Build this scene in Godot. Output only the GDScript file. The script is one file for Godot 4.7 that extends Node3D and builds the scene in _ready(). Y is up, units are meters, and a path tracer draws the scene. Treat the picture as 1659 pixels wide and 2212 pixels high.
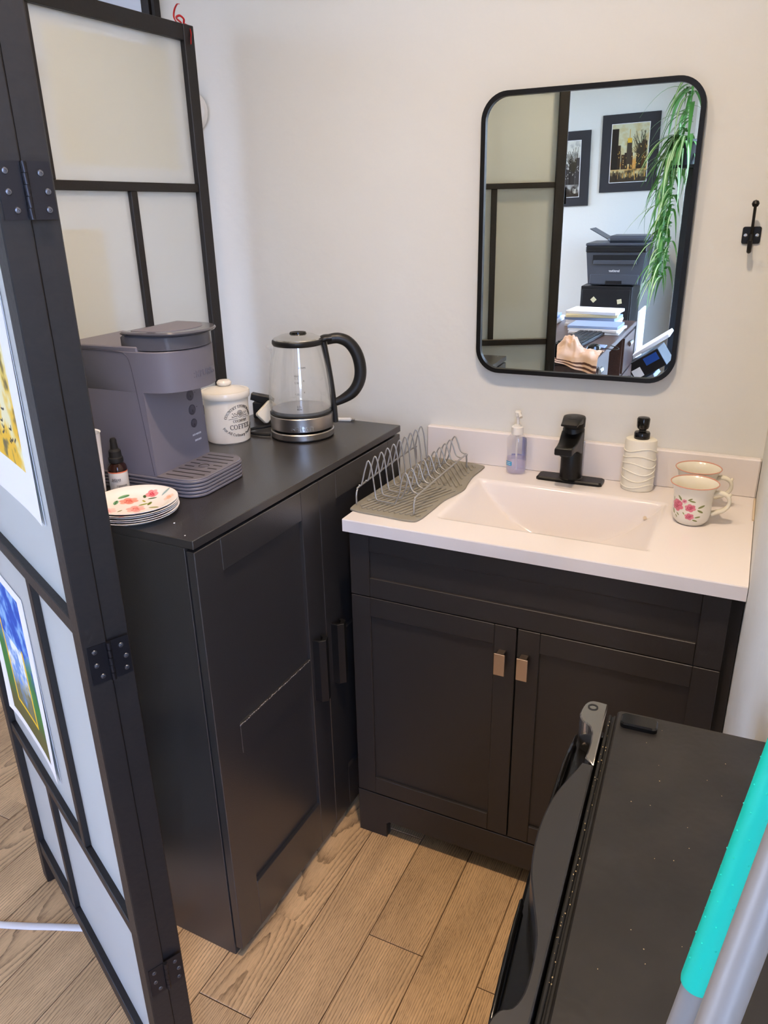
extends Node3D
# ---------------------------------------------------------------- helpers
var M := {}
var taken := {}
var rng := RandomNumberGenerator.new()

func numbered(n: String) -> String:
	if not taken.has(n):
		taken[n] = 0
		return n
	taken[n] += 1
	return "%s_%03d" % [n, taken[n]]

func tag(o, label: String, category: String, group := "", kind := ""):
	o.set_meta("label", label)
	o.set_meta("category", category)
	if group != "": o.set_meta("group", group)
	if kind != "": o.set_meta("kind", kind)
	return o

func thing(called: String, label: String, category: String, at := Vector3.ZERO, turn := 0.0, group := "") -> Node3D:
	var o := Node3D.new()
	o.name = numbered(called)
	add_child(o)
	o.position = at
	o.rotation.y = turn
	tag(o, label, category, group)
	return o

func S() -> SurfaceTool:
	var s := SurfaceTool.new()
	s.begin(Mesh.PRIMITIVE_TRIANGLES)
	s.set_smooth_group(-1)
	return s

func obj(called: String, s, m, parent = self, at := Vector3.ZERO) -> MeshInstance3D:
	var o := MeshInstance3D.new()
	o.name = called if parent != self else numbered(called)
	if s is SurfaceTool:
		s.generate_normals()
		o.mesh = s.commit()
	else:
		o.mesh = s
	o.material_override = m
	o.position = at
	parent.add_child(o, true)
	return o

func struct(called: String, s, m, at := Vector3.ZERO) -> MeshInstance3D:
	var o := obj(called, s, m, self, at)
	o.set_meta("kind", "structure")
	return o

func poly(s, pts: Array, out: Vector3, uvs := []):
	# convex polygon, wound so that its front looks along out
	var n := Vector3.ZERO
	for i in pts.size(): n += (pts[i] as Vector3).cross(pts[(i + 1) % pts.size()])
	var flip := n.dot(out) > 0.0
	for i in range(1, pts.size() - 1):
		var ids = [0, i + 1, i] if flip else [0, i, i + 1]
		for k in ids:
			s.set_uv(uvs[k] if uvs.size() > 0 else Vector2.ZERO)
			s.add_vertex(pts[k])

func bx(s, c: Vector3, size: Vector3, b := 0.0, bs := Basis()):
	var h := size / 2.0
	b = min(b, min(h.x, min(h.y, h.z)) * 0.9)
	if b <= 0.0:
		for ax in 3:
			for sg in [-1.0, 1.0]:
				var n := Vector3.ZERO
				n[ax] = sg
				var a := (ax + 1) % 3
				var e := (ax + 2) % 3
				var pts := []
				for q in [[-1, -1], [1, -1], [1, 1], [-1, 1]]:
					var p := Vector3.ZERO
					p[ax] = sg * h[ax]; p[a] = q[0] * h[a]; p[e] = q[1] * h[e]
					pts.append(c + bs * p)
				poly(s, pts, bs * n, [Vector2(0, 0), Vector2(1, 0), Vector2(1, 1), Vector2(0, 1)])
		return
	var P := func(sx, sy, sz, ax):
		var p := Vector3(sx * (h.x - b), sy * (h.y - b), sz * (h.z - b))
		p[ax] = [sx, sy, sz][ax] * h[ax]
		return c + bs * p
	for sg in [-1.0, 1.0]:
		poly(s, [P.call(sg, -1, -1, 0), P.call(sg, 1, -1, 0), P.call(sg, 1, 1, 0), P.call(sg, -1, 1, 0)], bs * Vector3(sg, 0, 0))
		poly(s, [P.call(-1, sg, -1, 1), P.call(1, sg, -1, 1), P.call(1, sg, 1, 1), P.call(-1, sg, 1, 1)], bs * Vector3(0, sg, 0))
		poly(s, [P.call(-1, -1, sg, 2), P.call(1, -1, sg, 2), P.call(1, 1, sg, 2), P.call(-1, 1, sg, 2)], bs * Vector3(0, 0, sg))
		for s2 in [-1.0, 1.0]:
			poly(s, [P.call(sg, s2, -1, 0), P.call(sg, s2, 1, 0), P.call(sg, s2, 1, 1), P.call(sg, s2, -1, 1)], bs * Vector3(sg, s2, 0))
			poly(s, [P.call(sg, -1, s2, 0), P.call(sg, 1, s2, 0), P.call(sg, 1, s2, 2), P.call(sg, -1, s2, 2)], bs * Vector3(sg, 0, s2))
			poly(s, [P.call(-1, sg, s2, 1), P.call(1, sg, s2, 1), P.call(1, sg, s2, 2), P.call(-1, sg, s2, 2)], bs * Vector3(0, sg, s2))
			for s3 in [-1.0, 1.0]:
				poly(s, [P.call(sg, s2, s3, 0), P.call(sg, s2, s3, 1), P.call(sg, s2, s3, 2)], bs * Vector3(sg, s2, s3))

func span(s, a: Vector3, b: Vector3, bev := 0.0):
	# a box between two opposite corners
	bx(s, (a + b) / 2.0, (b - a).abs(), bev)

func box1(a: Vector3, b: Vector3, bev := 0.0) -> SurfaceTool:
	var s := S()
	span(s, a, b, bev)
	return s

func lathe(s, prof: Array, segs := 32, xf := Transform3D(), a0 := 0.0, a1 := TAU, crease := 0.6):
	# prof: Vector2(radius, height) from bottom outside to top (then down the inside)
	var len := [0.0]
	for i in range(1, prof.size()): len.append(len[-1] + prof[i].distance_to(prof[i - 1]))
	var g := 1
	for i in prof.size() - 1:
		if i > 0:
			var d1: Vector2 = (prof[i] - prof[i - 1]).normalized()
			var d2: Vector2 = (prof[i + 1] - prof[i]).normalized()
			if d1.dot(d2) < cos(crease): g += 1
		s.set_smooth_group(g)
		for k in segs:
			var t0 := a0 + (a1 - a0) * k / segs
			var t1 := a0 + (a1 - a0) * (k + 1) / segs
			var q := []
			for e in [[i, t0, 0], [i + 1, t0, 0], [i + 1, t1, 1], [i, t1, 1]]:
				var p: Vector2 = prof[e[0]]
				q.append([xf * Vector3(p.x * cos(e[1]), p.y, p.x * sin(e[1])), Vector2(float(k + e[2]) / segs, len[e[0]] / max(len[-1], 1e-6))])
			for id in [0, 2, 1, 0, 3, 2]:
				if (id == 2 or id == 1 or id == 0) and false: pass
				s.set_uv(q[id][1])
				s.add_vertex(q[id][0])
	s.set_smooth_group(-1)

func tube(s, pts: Array, rad, segs := 8, closed := false, squash := Vector2(1, 1)):
	var n := pts.size()
	var rings := []
	var up := Vector3.ZERO
	for i in n:
		var d: Vector3
		if closed: d = pts[(i + 1) % n] - pts[(i - 1 + n) % n]
		elif i == 0: d = pts[1] - pts[0]
		elif i == n - 1: d = pts[n - 1] - pts[n - 2]
		else: d = (pts[i + 1] - pts[i]).normalized() + (pts[i] - pts[i - 1]).normalized()
		d = d.normalized()
		if up == Vector3.ZERO:
			up = Vector3.UP if abs(d.y) < 0.9 else Vector3.RIGHT
		up = (up - d * up.dot(d)).normalized()
		var side := d.cross(up)
		var r: float = rad[i] if rad is Array else rad
		var ring := []
		for k in segs:
			var a := TAU * k / segs
			ring.append(pts[i] + (side * cos(a) * squash.x + up * sin(a) * squash.y) * r)
		rings.append(ring)
	s.set_smooth_group(1)
	for i in (n if closed else n - 1):
		var A = rings[i]
		var B = rings[(i + 1) % n]
		for k in segs:
			var k2 := (k + 1) % segs
			var c: Vector3 = (A[k] + A[k2] + B[k] + B[k2]) / 4.0
			var mid: Vector3 = (pts[i] + pts[(i + 1) % n]) / 2.0
			poly(s, [A[k], A[k2], B[k2], B[k]], c - mid)
	s.set_smooth_group(-1)
	if not closed:
		poly(s, rings[0], pts[0] - pts[1])
		poly(s, rings[n - 1], pts[n - 1] - pts[n - 2])

func smooth_path(pts: Array, per := 6, closed := false) -> Array:
	var out := []
	var n := pts.size()
	for i in (n if closed else n - 1):
		var p0 = pts[(i - 1 + n) % n] if closed else pts[max(i - 1, 0)]
		var p1 = pts[i]
		var p2 = pts[(i + 1) % n]
		var p3 = pts[(i + 2) % n] if closed else pts[min(i + 2, n - 1)]
		for k in per:
			var t := float(k) / per
			out.append(p1.cubic_interpolate(p2, p0, p3, t))
	if not closed: out.append(pts[n - 1])
	return out

func rrect(w: float, h: float, r: float, n := 5, c := Vector2.ZERO) -> PackedVector2Array:
	var out := PackedVector2Array()
	for q in 4:
		var cx: float = [1, -1, -1, 1][q] * (w / 2 - r)
		var cy: float = [1, 1, -1, -1][q] * (h / 2 - r)
		for k in n + 1:
			var a := PI / 2 * (q + float(k) / n)
			out.append(c + Vector2(cx + r * cos(a), cy + r * sin(a)))
	return out

func prism(s, pg: PackedVector2Array, z0: float, z1: float, xf := Transform3D(), bev := 0.0, smooth := false):
	# outline in x,y pushed along z from z0 to z1; bev chamfers the z1 edge (and z0 if negative)
	if Geometry2D.is_polygon_clockwise(pg): pg.reverse()
	var n := pg.size()
	var inner := PackedVector2Array()
	var b: float = abs(bev)
	for i in n:
		var e1 := (pg[i] - pg[(i - 1 + n) % n]).normalized()
		var e2 := (pg[(i + 1) % n] - pg[i]).normalized()
		var n1 := Vector2(-e1.y, e1.x)
		var n2 := Vector2(-e2.y, e2.x)
		var m := (n1 + n2)
		m = m / max(m.length_squared() / 2.0, 0.3)
		inner.append(pg[i] + m * b)
	var both := bev < 0
	var layers := []
	if both: layers.append([inner, z0])
	layers.append([pg, z0 + (b if both else 0.0)])
	layers.append([pg, z1 - b])
	if b > 0: layers.append([inner, z1])
	var bs := xf.basis
	for l in layers.size() - 1:
		s.set_smooth_group((l + 5) if smooth else -1)
		for i in n:
			var j := (i + 1) % n
			var e := (pg[j] - pg[i])
			var out := bs * Vector3(e.y, -e.x, 0)
			var A = layers[l]
			var B = layers[l + 1]
			poly(s, [xf * Vector3(A[0][i].x, A[0][i].y, A[1]), xf * Vector3(A[0][j].x, A[0][j].y, A[1]), xf * Vector3(B[0][j].x, B[0][j].y, B[1]), xf * Vector3(B[0][i].x, B[0][i].y, B[1])], out)
	s.set_smooth_group(-1)
	var lo = layers[0]
	var hi = layers[-1]
	for cap in [[lo, -1.0], [hi, 1.0]]:
		var pp: PackedVector2Array = cap[0][0]
		var tr := Geometry2D.triangulate_polygon(pp)
		for t in range(0, tr.size(), 3):
			poly(s, [xf * Vector3(pp[tr[t]].x, pp[tr[t]].y, cap[0][1]), xf * Vector3(pp[tr[t + 1]].x, pp[tr[t + 1]].y, cap[0][1]), xf * Vector3(pp[tr[t + 2]].x, pp[tr[t + 2]].y, cap[0][1])], bs * Vector3(0, 0, cap[1]))

# an outline in the floor plane (x, z) raised from y0 to y1
func slab(s, pg: PackedVector2Array, y0: float, y1: float, bev := 0.0, smooth := false):
	var xf := Transform3D(Basis(Vector3(1, 0, 0), Vector3(0, 0, 1), Vector3(0, 1, 0)), Vector3.ZERO)
	prism(s, pg, y0, y1, xf, bev, smooth)

func ring_prism(s, outer: PackedVector2Array, inner: PackedVector2Array, z0: float, z1: float):
	var n := outer.size()
	s.set_smooth_group(3)
	for i in n:
		var j := (i + 1) % n
		var e := outer[j] - outer[i]
		var o := Vector3(e.y, -e.x, 0)
		poly(s, [Vector3(outer[i].x, outer[i].y, z0), Vector3(outer[j].x, outer[j].y, z0), Vector3(outer[j].x, outer[j].y, z1), Vector3(outer[i].x, outer[i].y, z1)], o)
	s.set_smooth_group(4)
	for i in n:
		var j := (i + 1) % n
		var e := outer[j] - outer[i]
		var o := Vector3(e.y, -e.x, 0)
		poly(s, [Vector3(inner[i].x, inner[i].y, z0), Vector3(inner[j].x, inner[j].y, z0), Vector3(inner[j].x, inner[j].y, z1), Vector3(inner[i].x, inner[i].y, z1)], -o)
	s.set_smooth_group(-1)
	for i in n:
		var j := (i + 1) % n
		poly(s, [Vector3(outer[i].x, outer[i].y, z1), Vector3(outer[j].x, outer[j].y, z1), Vector3(inner[j].x, inner[j].y, z1), Vector3(inner[i].x, inner[i].y, z1)], Vector3(0, 0, 1))
		poly(s, [Vector3(outer[i].x, outer[i].y, z0), Vector3(outer[j].x, outer[j].y, z0), Vector3(inner[j].x, inner[j].y, z0), Vector3(inner[i].x, inner[i].y, z0)], Vector3(0, 0, -1))

# lettering: flat text, optionally arched (arch = radius, sign gives direction) and wrapped on a cylinder (wrap = radius)
func letters(parent, text: String, height: float, m, xf: Transform3D, serif := false, bold := false, arch := 0.0, wrap := 0.0, depth := 0.0006, called := "lettering"):
	var f := SystemFont.new()
	f.font_names = PackedStringArray(["Droid Serif" if serif else "Droid Sans"])
	f.font_weight = 700 if bold else 400
	var tm := TextMesh.new()
	tm.text = text
	tm.font = f
	tm.font_size = 48
	tm.pixel_size = height / 35.0
	tm.depth = depth
	tm.curve_step = 2.0
	var ar = tm.get_mesh_arrays()
	var v: PackedVector3Array = ar[Mesh.ARRAY_VERTEX]
	var id: PackedInt32Array = ar[Mesh.ARRAY_INDEX]
	var out := PackedVector3Array()
	for p in v:
		var x := p.x
		var y := p.y
		if arch != 0.0:
			var a := x / arch
			var rr := arch + y
			x = rr * sin(a)
			y = rr * cos(a) - arch
		var q := Vector3(x, y, p.z)
		if wrap != 0.0:
			q = Vector3(sin(x / wrap) * (wrap + p.z), y, cos(x / wrap) * (wrap + p.z) - wrap)
		out.append(xf * q)
	var s := S()
	s.set_uv(Vector2.ZERO)
	if id.size() > 0:
		for i in id: s.add_vertex(out[i])
	else:
		for p in out: s.add_vertex(p)
	return obj(called, s, m, parent)

func mat(key: String, c: Color, rough := 0.6, metal := 0.0) -> StandardMaterial3D:
	var m := StandardMaterial3D.new()
	m.albedo_color = c
	m.roughness = rough
	m.metallic = metal
	M[key] = m
	return m

func noise(seed: int, freq: float, oct := 3, type := FastNoiseLite.TYPE_SIMPLEX_SMOOTH) -> FastNoiseLite:
	var n := FastNoiseLite.new()
	n.seed = seed
	n.frequency = freq
	n.noise_type = type
	n.fractal_octaves = oct
	return n

func noise_tex(seed: int, freq: float, size: int, lo: Color, hi: Color, oct := 4, normal := false, bump := 4.0) -> Texture2D:
	var im := noise(seed, freq, oct).get_seamless_image(size, size)
	if normal:
		im.convert(Image.FORMAT_RGBA8)
		im.bump_map_to_normal_map(bump)
		return ImageTexture.create_from_image(im)
	im.convert(Image.FORMAT_RGBA8)
	var d := im.get_data()
	for i in range(0, d.size(), 4):
		var t := d[i] / 255.0
		d[i] = int(255 * lerp(lo.r, hi.r, t)); d[i + 1] = int(255 * lerp(lo.g, hi.g, t)); d[i + 2] = int(255 * lerp(lo.b, hi.b, t)); d[i + 3] = 255
	return ImageTexture.create_from_image(Image.create_from_data(size, size, false, Image.FORMAT_RGBA8, d))

func tri_tex(m: StandardMaterial3D, tex, scale: Vector3, bump = null, amount := 0.3):
	m.uv1_triplanar = true
	m.uv1_scale = scale
	if tex: m.albedo_texture = tex
	if bump:
		m.normal_enabled = true
		m.normal_texture = bump
		m.normal_scale = amount

func blob(im: Image, cx: float, cy: float, rx: float, ry: float, rot: float, c: Color, a := 1.0, soft := 0.15):
	var R: float = max(rx, ry) * (1.0 + soft)
	var W := im.get_width()
	var H := im.get_height()
	for y in range(max(0, int(cy - R)), min(H, int(cy + R) + 2)):
		for x in range(max(0, int(cx - R)), min(W, int(cx + R) + 2)):
			var dx := x - cx
			var dy := y - cy
			var u := (dx * cos(rot) + dy * sin(rot)) / rx
			var v := (-dx * sin(rot) + dy * cos(rot)) / ry
			var d := sqrt(u * u + v * v)
			if d < 1.0 + soft:
				var k: float = a * clamp((1.0 + soft - d) / max(2.0 * soft, 0.01), 0.0, 1.0)
				im.set_pixel(x, y, im.get_pixel(x, y).lerp(c, k))

func stroke(im: Image, p: Array, w: float, c: Color, a := 1.0):
	for i in p.size() - 1:
		var n := int(p[i].distance_to(p[i + 1]) / max(w * 0.5, 0.5)) + 1
		for k in n:
			var q: Vector2 = p[i].lerp(p[i + 1], float(k) / n)
			blob(im, q.x, q.y, w, w, 0, c, a, 0.3)

func rose(im: Image, cx: float, cy: float, r: float, c1: Color, c2: Color):
	for k in 6:
		var a := TAU * k / 6.0 + 0.3
		blob(im, cx + cos(a) * r * 0.55, cy + sin(a) * r * 0.55, r * 0.5, r * 0.42, a, c1.lerp(c2, 0.15 * (k % 3)), 0.9, 0.12)
	for k in 5:
		var a := TAU * k / 5.0
		var pts := []
		for q in 6:
			var b := a + q * 0.25
			var rr := r * (0.25 + 0.12 * (k % 3))
			pts.append(Vector2(cx + cos(b) * rr, cy + sin(b) * rr))
		stroke(im, pts, r * 0.06, c2, 0.9)
	blob(im, cx, cy, r * 0.16, r * 0.13, 0, c2, 0.9)

func leaf_mark(im: Image, x: float, y: float, l: float, a: float, c: Color):
	blob(im, x, y, l, l * 0.38, a, c, 0.9, 0.12)
	stroke(im, [Vector2(x - cos(a) * l, y - sin(a) * l), Vector2(x + cos(a) * l, y + sin(a) * l)], l * 0.06, c.darkened(0.4), 0.8)

func tex_of(im: Image) -> ImageTexture:
	return ImageTexture.create_from_image(im)

func printed(key: String, im: Image, rough := 0.6) -> StandardMaterial3D:
	var m := mat(key, Color.WHITE, rough)
	m.albedo_texture = tex_of(im)
	return m

# a sheet with its own uvs: a thin plate whose front carries the print
func sheet(s, w: float, h: float, t: float, curl := 0.0):
	var n := 8
	s.set_smooth_group(2)
	for i in n:
		for j in n:
			var q := []
			for e in [[0, 0], [1, 0], [1, 1], [0, 1]]:
				var u := float(i + e[0]) / n
				var v := float(j + e[1]) / n
				q.append([Vector3((u - 0.5) * w, (0.5 - v) * h, t + curl * (pow(abs(u - 0.5) * 2, 3) * v * v)), Vector2(u, v)])
			poly(s, [q[0][0], q[1][0], q[2][0], q[3][0]], Vector3(0, 0, 1), [q[0][1], q[1][1], q[2][1], q[3][1]])
	s.set_smooth_group(-1)
	for e in [[-0.5, -0.5, 0.5, -0.5, Vector3(0, -1, 0)], [0.5, -0.5, 0.5, 0.5, Vector3(1, 0, 0)], [0.5, 0.5, -0.5, 0.5, Vector3(0, 1, 0)], [-0.5, 0.5, -0.5, -0.5, Vector3(-1, 0, 0)]]:
		var z := Vector2(0.01, 0.01)
		poly(s, [Vector3(e[0] * w, e[1] * h, 0), Vector3(e[2] * w, e[3] * h, 0), Vector3(e[2] * w, e[3] * h, t), Vector3(e[0] * w, e[1] * h, t)], e[4], [z, z, z, z])

# ---------------------------------------------------------------- textures and materials
func oak_image(w: int, h: int, strips: int) -> Image:
	# boards side by side; length runs along x, each strip is one board with its own cut of the log
	var warp := noise(3, 1.0, 2)
	var streak := noise(9, 1.0, 2)
	var tone := noise(5, 1.0, 2)
	var d := PackedByteArray()
	d.resize(w * h * 3)
	var r := RandomNumberGenerator.new()
	r.seed = 77
	var cut := []
	for k in strips: cut.append([r.randf_range(-0.02, 0.02), r.randf_range(0.2, 1.0), r.randf_range(0.0, 1.0), r.randf() < 0.62, r.randf_range(-0.05, 0.05), r.randf_range(0.75, 1.2)])
	for y in h:
		var k := y * strips / h
		var c = cut[k]
		var ly := (fposmod(float(y) * strips / h, 1.0) - 0.5) * 0.123
		for x in w:
			var lx := float(x) / w * 1.25
			var wv := warp.get_noise_3d(lx * 2.6, ly * 16.0, k * 9.0)
			var g: float
			if c[3]:
				var dy: float = (ly - c[0] + wv * 0.007) * 46.0
				var dx: float = (lx - c[1]) * 4.2 * c[5]
				g = sqrt(dy * dy + dx * dx + 0.25) * 2.7 + wv * 0.8 + 0.10 * streak.get_noise_3d(lx * 60.0, ly * 90.0, k * 2.0)
			else:
				g = (ly + wv * 0.008 + lx * 0.012) * 215.0 * c[5]
			var f := fposmod(g, 1.0)
			var ring := pow(f, 4.0) * (1.0 - smoothstep(0.93, 1.0, f))
			var po := streak.get_noise_3d(lx * 34.0, ly * 1150.0, k * 5.0 + 50.0)
			var pore := smoothstep(0.05, 0.5, po) * (0.25 + 0.75 * ring)
			var fine := streak.get_noise_3d(lx * 12.0, ly * 520.0, k * 3.0)
			var tn := tone.get_noise_3d(lx * 3.0, ly * 14.0, k * 4.0)
			var v: float = 1.0 + 0.09 * tn + 0.05 * fine + c[4] - 0.34 * ring - 0.34 * pore
			var i := (y * w + x) * 3
			d[i] = int(clamp(212.0 * v, 0, 255))
			d[i + 1] = int(clamp(174.0 * pow(v, 1.06), 0, 255))
			d[i + 2] = int(clamp(127.0 * pow(v, 1.14), 0, 255))
	return Image.create_from_data(w, h, false, Image.FORMAT_RGB8, d)

func grain_image(w: int, h: int, a: Color, b: Color, seed: int, arch := 0.0) -> Image:
	# plain streaky grain, length along x
	var n := noise(seed, 1.0, 3)
	var im := Image.create(w, h, false, Image.FORMAT_RGB8)
	for y in h:
		for x in w:
			var u := float(x) / w
			var v := float(y) / h
			var wv := n.get_noise_2d(u * 5.0, v * 9.0)
			var t := 0.5 + 0.5 * n.get_noise_2d(u * 9.0 + wv, v * 70.0 + wv * 6.0)
			if arch > 0.0:
				var g := fposmod(sqrt(pow((v - 0.5) * 9.0, 2) + pow((u - 0.5) * 3.0, 2)) * 3.0 + wv, 1.0)
				t += arch * pow(g, 4.0)
			im.set_pixel(x, y, a.lerp(b, clamp(t, 0, 1)))
	return im

func build_materials():
	var bump := noise_tex(11, 0.05, 256, Color.BLACK, Color.WHITE, 4, true, 3.0)
	var fine := noise_tex(12, 0.18, 256, Color.BLACK, Color.WHITE, 3, true, 4.0)
	var m := mat("wall", Color(0.868, 0.868, 0.845), 0.75)
	tri_tex(m, null, Vector3(1.6, 1.6, 1.6), bump, 0.10)
	mat("ceiling", Color(0.9, 0.89, 0.87), 0.85)
	mat("trim", Color(0.87, 0.86, 0.84), 0.5)
	m = mat("floor", Color.WHITE, 0.42)
	m.albedo_texture = tex_of(oak_image(1024, 1020, 6))
	M["joint"] = mat("joint", Color(0.36, 0.27, 0.19), 0.8)
	m = mat("laminate", Color(0.18, 0.17, 0.167), 0.31)
	m.metallic_specular = 0.8
	tri_tex(m, null, Vector3(9, 9, 9), fine, 0.10)
	m = mat("vanity", Color(0.175, 0.16, 0.152), 0.42)
	tri_tex(m, null, Vector3(9, 9, 9), fine, 0.08)
	mat("scuff", Color(0.62, 0.58, 0.55), 0.8)
	m = mat("screen_wood", Color.WHITE, 0.5)
	m.albedo_texture = tex_of(grain_image(512, 256, Color(0.06, 0.054, 0.06), Color(0.118, 0.096, 0.088), 21, 0.12))
	m.uv1_triplanar = true
	m.uv1_scale = Vector3(2.0, 2.0, 2.0)
	m.normal_enabled = true
	m.normal_texture = fine
	m.normal_scale = 0.03
	m = mat("pane", Color(0.87, 0.885, 0.875, 0.78), 0.35)
	m.transparency = BaseMaterial3D.TRANSPARENCY_ALPHA
	m.backlight_enabled = true
	m.backlight = Color(0.7, 0.72, 0.71)
	m = mat("pane_thin", Color(0.88, 0.89, 0.88, 0.62), 0.35)
	m.transparency = BaseMaterial3D.TRANSPARENCY_ALPHA
	m.backlight_enabled = true
	m.backlight = Color(0.7, 0.72, 0.71)
	mat("hinge", Color(0.2, 0.2, 0.22), 0.38, 0.85)
	mat("screw", Color(0.42, 0.43, 0.46), 0.35, 0.9)
	mat("black_metal", Color(0.075, 0.072, 0.072), 0.38, 0.4)
	mat("black_paint", Color(0.05, 0.05, 0.052), 0.3)
	mat("black_plastic", Color(0.075, 0.075, 0.08), 0.4)
	mat("gloss_black", Color(0.04, 0.04, 0.042), 0.12)
	mat("rubber", Color(0.06, 0.06, 0.06), 0.75)
	mat("silver", Color(0.82, 0.81, 0.79), 0.22, 1.0)
	m = mat("steel", Color(0.72, 0.70, 0.68), 0.3, 1.0)
	m.anisotropy_enabled = true
	m.anisotropy = 0.6
	mat("nickel", Color(0.74, 0.66, 0.58), 0.36, 1.0)
	mat("mirror", Color(0.955, 0.97, 0.93), 0.0, 1.0)
	mat("quartz", Color(0.90, 0.875, 0.865), 0.16)
	mat("chrome", Color(0.9, 0.9, 0.9), 0.08, 1.0)
	mat("caulk", Color(0.84, 0.77, 0.67), 0.6)
	mat("mat_silicone", Color(0.545, 0.525, 0.475), 0.6)
	mat("wire", Color(0.66, 0.655, 0.645), 0.36, 0.6)
	m = mat("maker", Color(0.43, 0.415, 0.45), 0.48)
	tri_tex(m, null, Vector3(14, 14, 14), fine, 0.06)
	mat("maker_gloss", Color(0.33, 0.325, 0.35), 0.14)
	mat("maker_dark", Color(0.09, 0.09, 0.11), 0.5)
	mat("maker_line", Color(0.26, 0.25, 0.29), 0.5)
	mat("white_ink", Color(0.9, 0.9, 0.92), 0.6)
	mat("stoneware", Color(0.885, 0.855, 0.80), 0.2)
	mat("ink", Color(0.13, 0.12, 0.12), 0.6)
	m = mat("glass", Color(0.95, 0.97, 0.96, 0.08), 0.0)
	m.transparency = BaseMaterial3D.TRANSPARENCY_ALPHA
	m = mat("window_glass", Color(0.95, 0.98, 1.0, 0.04), 0.0)
	m.transparency = BaseMaterial3D.TRANSPARENCY_ALPHA
	m = mat("clear_plastic", Color(0.88, 0.87, 0.92, 0.16), 0.05)
	m.transparency = BaseMaterial3D.TRANSPARENCY_ALPHA
	m = mat("gel", Color(0.74, 0.70, 0.90, 0.30), 0.1)
	m.transparency = BaseMaterial3D.TRANSPARENCY_ALPHA
	m = mat("frosted_white", Color(0.93, 0.92, 0.90, 0.78), 0.35)
	m.transparency = BaseMaterial3D.TRANSPARENCY_ALPHA
	mat("white_plastic", Color(0.9, 0.89, 0.87), 0.35)
	mat("cream_plastic", Color(0.89, 0.85, 0.76), 0.4)
	mat("label_blue", Color(0.16, 0.27, 0.60), 0.4)
	mat("label_cyan", Color(0.16, 0.60, 0.78), 0.4)
	mat("label_pale", Color(0.60, 0.68, 0.82), 0.4)
	m = mat("amber", Color(0.16, 0.07, 0.035), 0.08)
	mat("label_paper", Color(0.88, 0.86, 0.83), 0.6)
	mat("label_orange", Color(0.90, 0.48, 0.34), 0.6)
	mat("ceramic", Color(0.90, 0.885, 0.83), 0.5)
	mat("teal", Color(0.0, 0.76, 0.66), 0.55)
	mat("pole_grey", Color(0.55, 0.535, 0.52), 0.4, 0.1)
	m = mat("fridge_top", Color.WHITE, 0.33)
	var sm := noise_tex(31, 0.012, 512, Color(0.105, 0.098, 0.09), Color(0.165, 0.152, 0.135), 5)
	tri_tex(m, sm, Vector3(1.7, 1.7, 1.7), fine, 0.02)
	mat("fridge_black", Color(0.06, 0.058, 0.056), 0.13)
	mat("cap_end", Color(0.62, 0.60, 0.57), 0.16, 0.9)
	mat("cap_film", Color(0.155, 0.15, 0.145), 0.35)
	mat("crumb", Color(0.78, 0.68, 0.5), 0.9)
	mat("red_ribbon", Color(0.78, 0.07, 0.07), 0.35)
	mat("paper", Color(0.93, 0.93, 0.94), 0.8)
	for k in 2:
		m = mat(["paper_cream", "paper_yellow"][k], [Color(0.95, 0.90, 0.74), Color(0.95, 0.83, 0.55)][k], 0.8)
		m.backlight_enabled = true
		m.backlight = Color(0.9, 0.85, 0.7)
	mat("cord_white", Color(0.88, 0.86, 0.84), 0.5)
	m = mat("desk_wood", Color.WHITE, 0.33)
	m.albedo_texture = tex_of(grain_image(512, 256, Color(0.25, 0.175, 0.15), Color(0.37, 0.27, 0.23), 41))
	m.uv1_triplanar = true
	m.uv1_scale = Vector3(1.3, 1.3, 1.3)
	mat("printer_grey", Color(0.27, 0.285, 0.32), 0.42)
	mat("printer_dark", Color(0.09, 0.095, 0.11), 0.35)
	mat("box_black", Color(0.07, 0.075, 0.09), 0.4)
	mat("box_blue", Color(0.12, 0.3, 0.62), 0.4)
	mat("grey_card", Color(0.5, 0.52, 0.56), 0.6)
	m = mat("towel", Color(0.88, 0.74, 0.64), 0.95)
	m.rim_enabled = true
	m.rim = 0.5
	mat("towel_stripe", Color(0.35, 0.24, 0.2), 0.95)
	for k in 3:
		m = mat("leaf%d" % k, [Color(0.24, 0.44, 0.16), Color(0.36, 0.55, 0.26), Color(0.16, 0.30, 0.10)][k], 0.4)
		m.backlight_enabled = true
		m.backlight = Color(0.22, 0.32, 0.10)
	m = mat("leaf_pale", Color(0.78, 0.85, 0.62), 0.4)
	m = mat("mat_board", Color(0.17, 0.165, 0.18), 0.8)
	m = mat("lamp_glow", Color(1.0, 0.9, 0.75), 0.5)
	m.emission_enabled = true
	m.emission = Color(1.0, 0.84, 0.62)
	m.emission_energy_multiplier = 6.0

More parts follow.
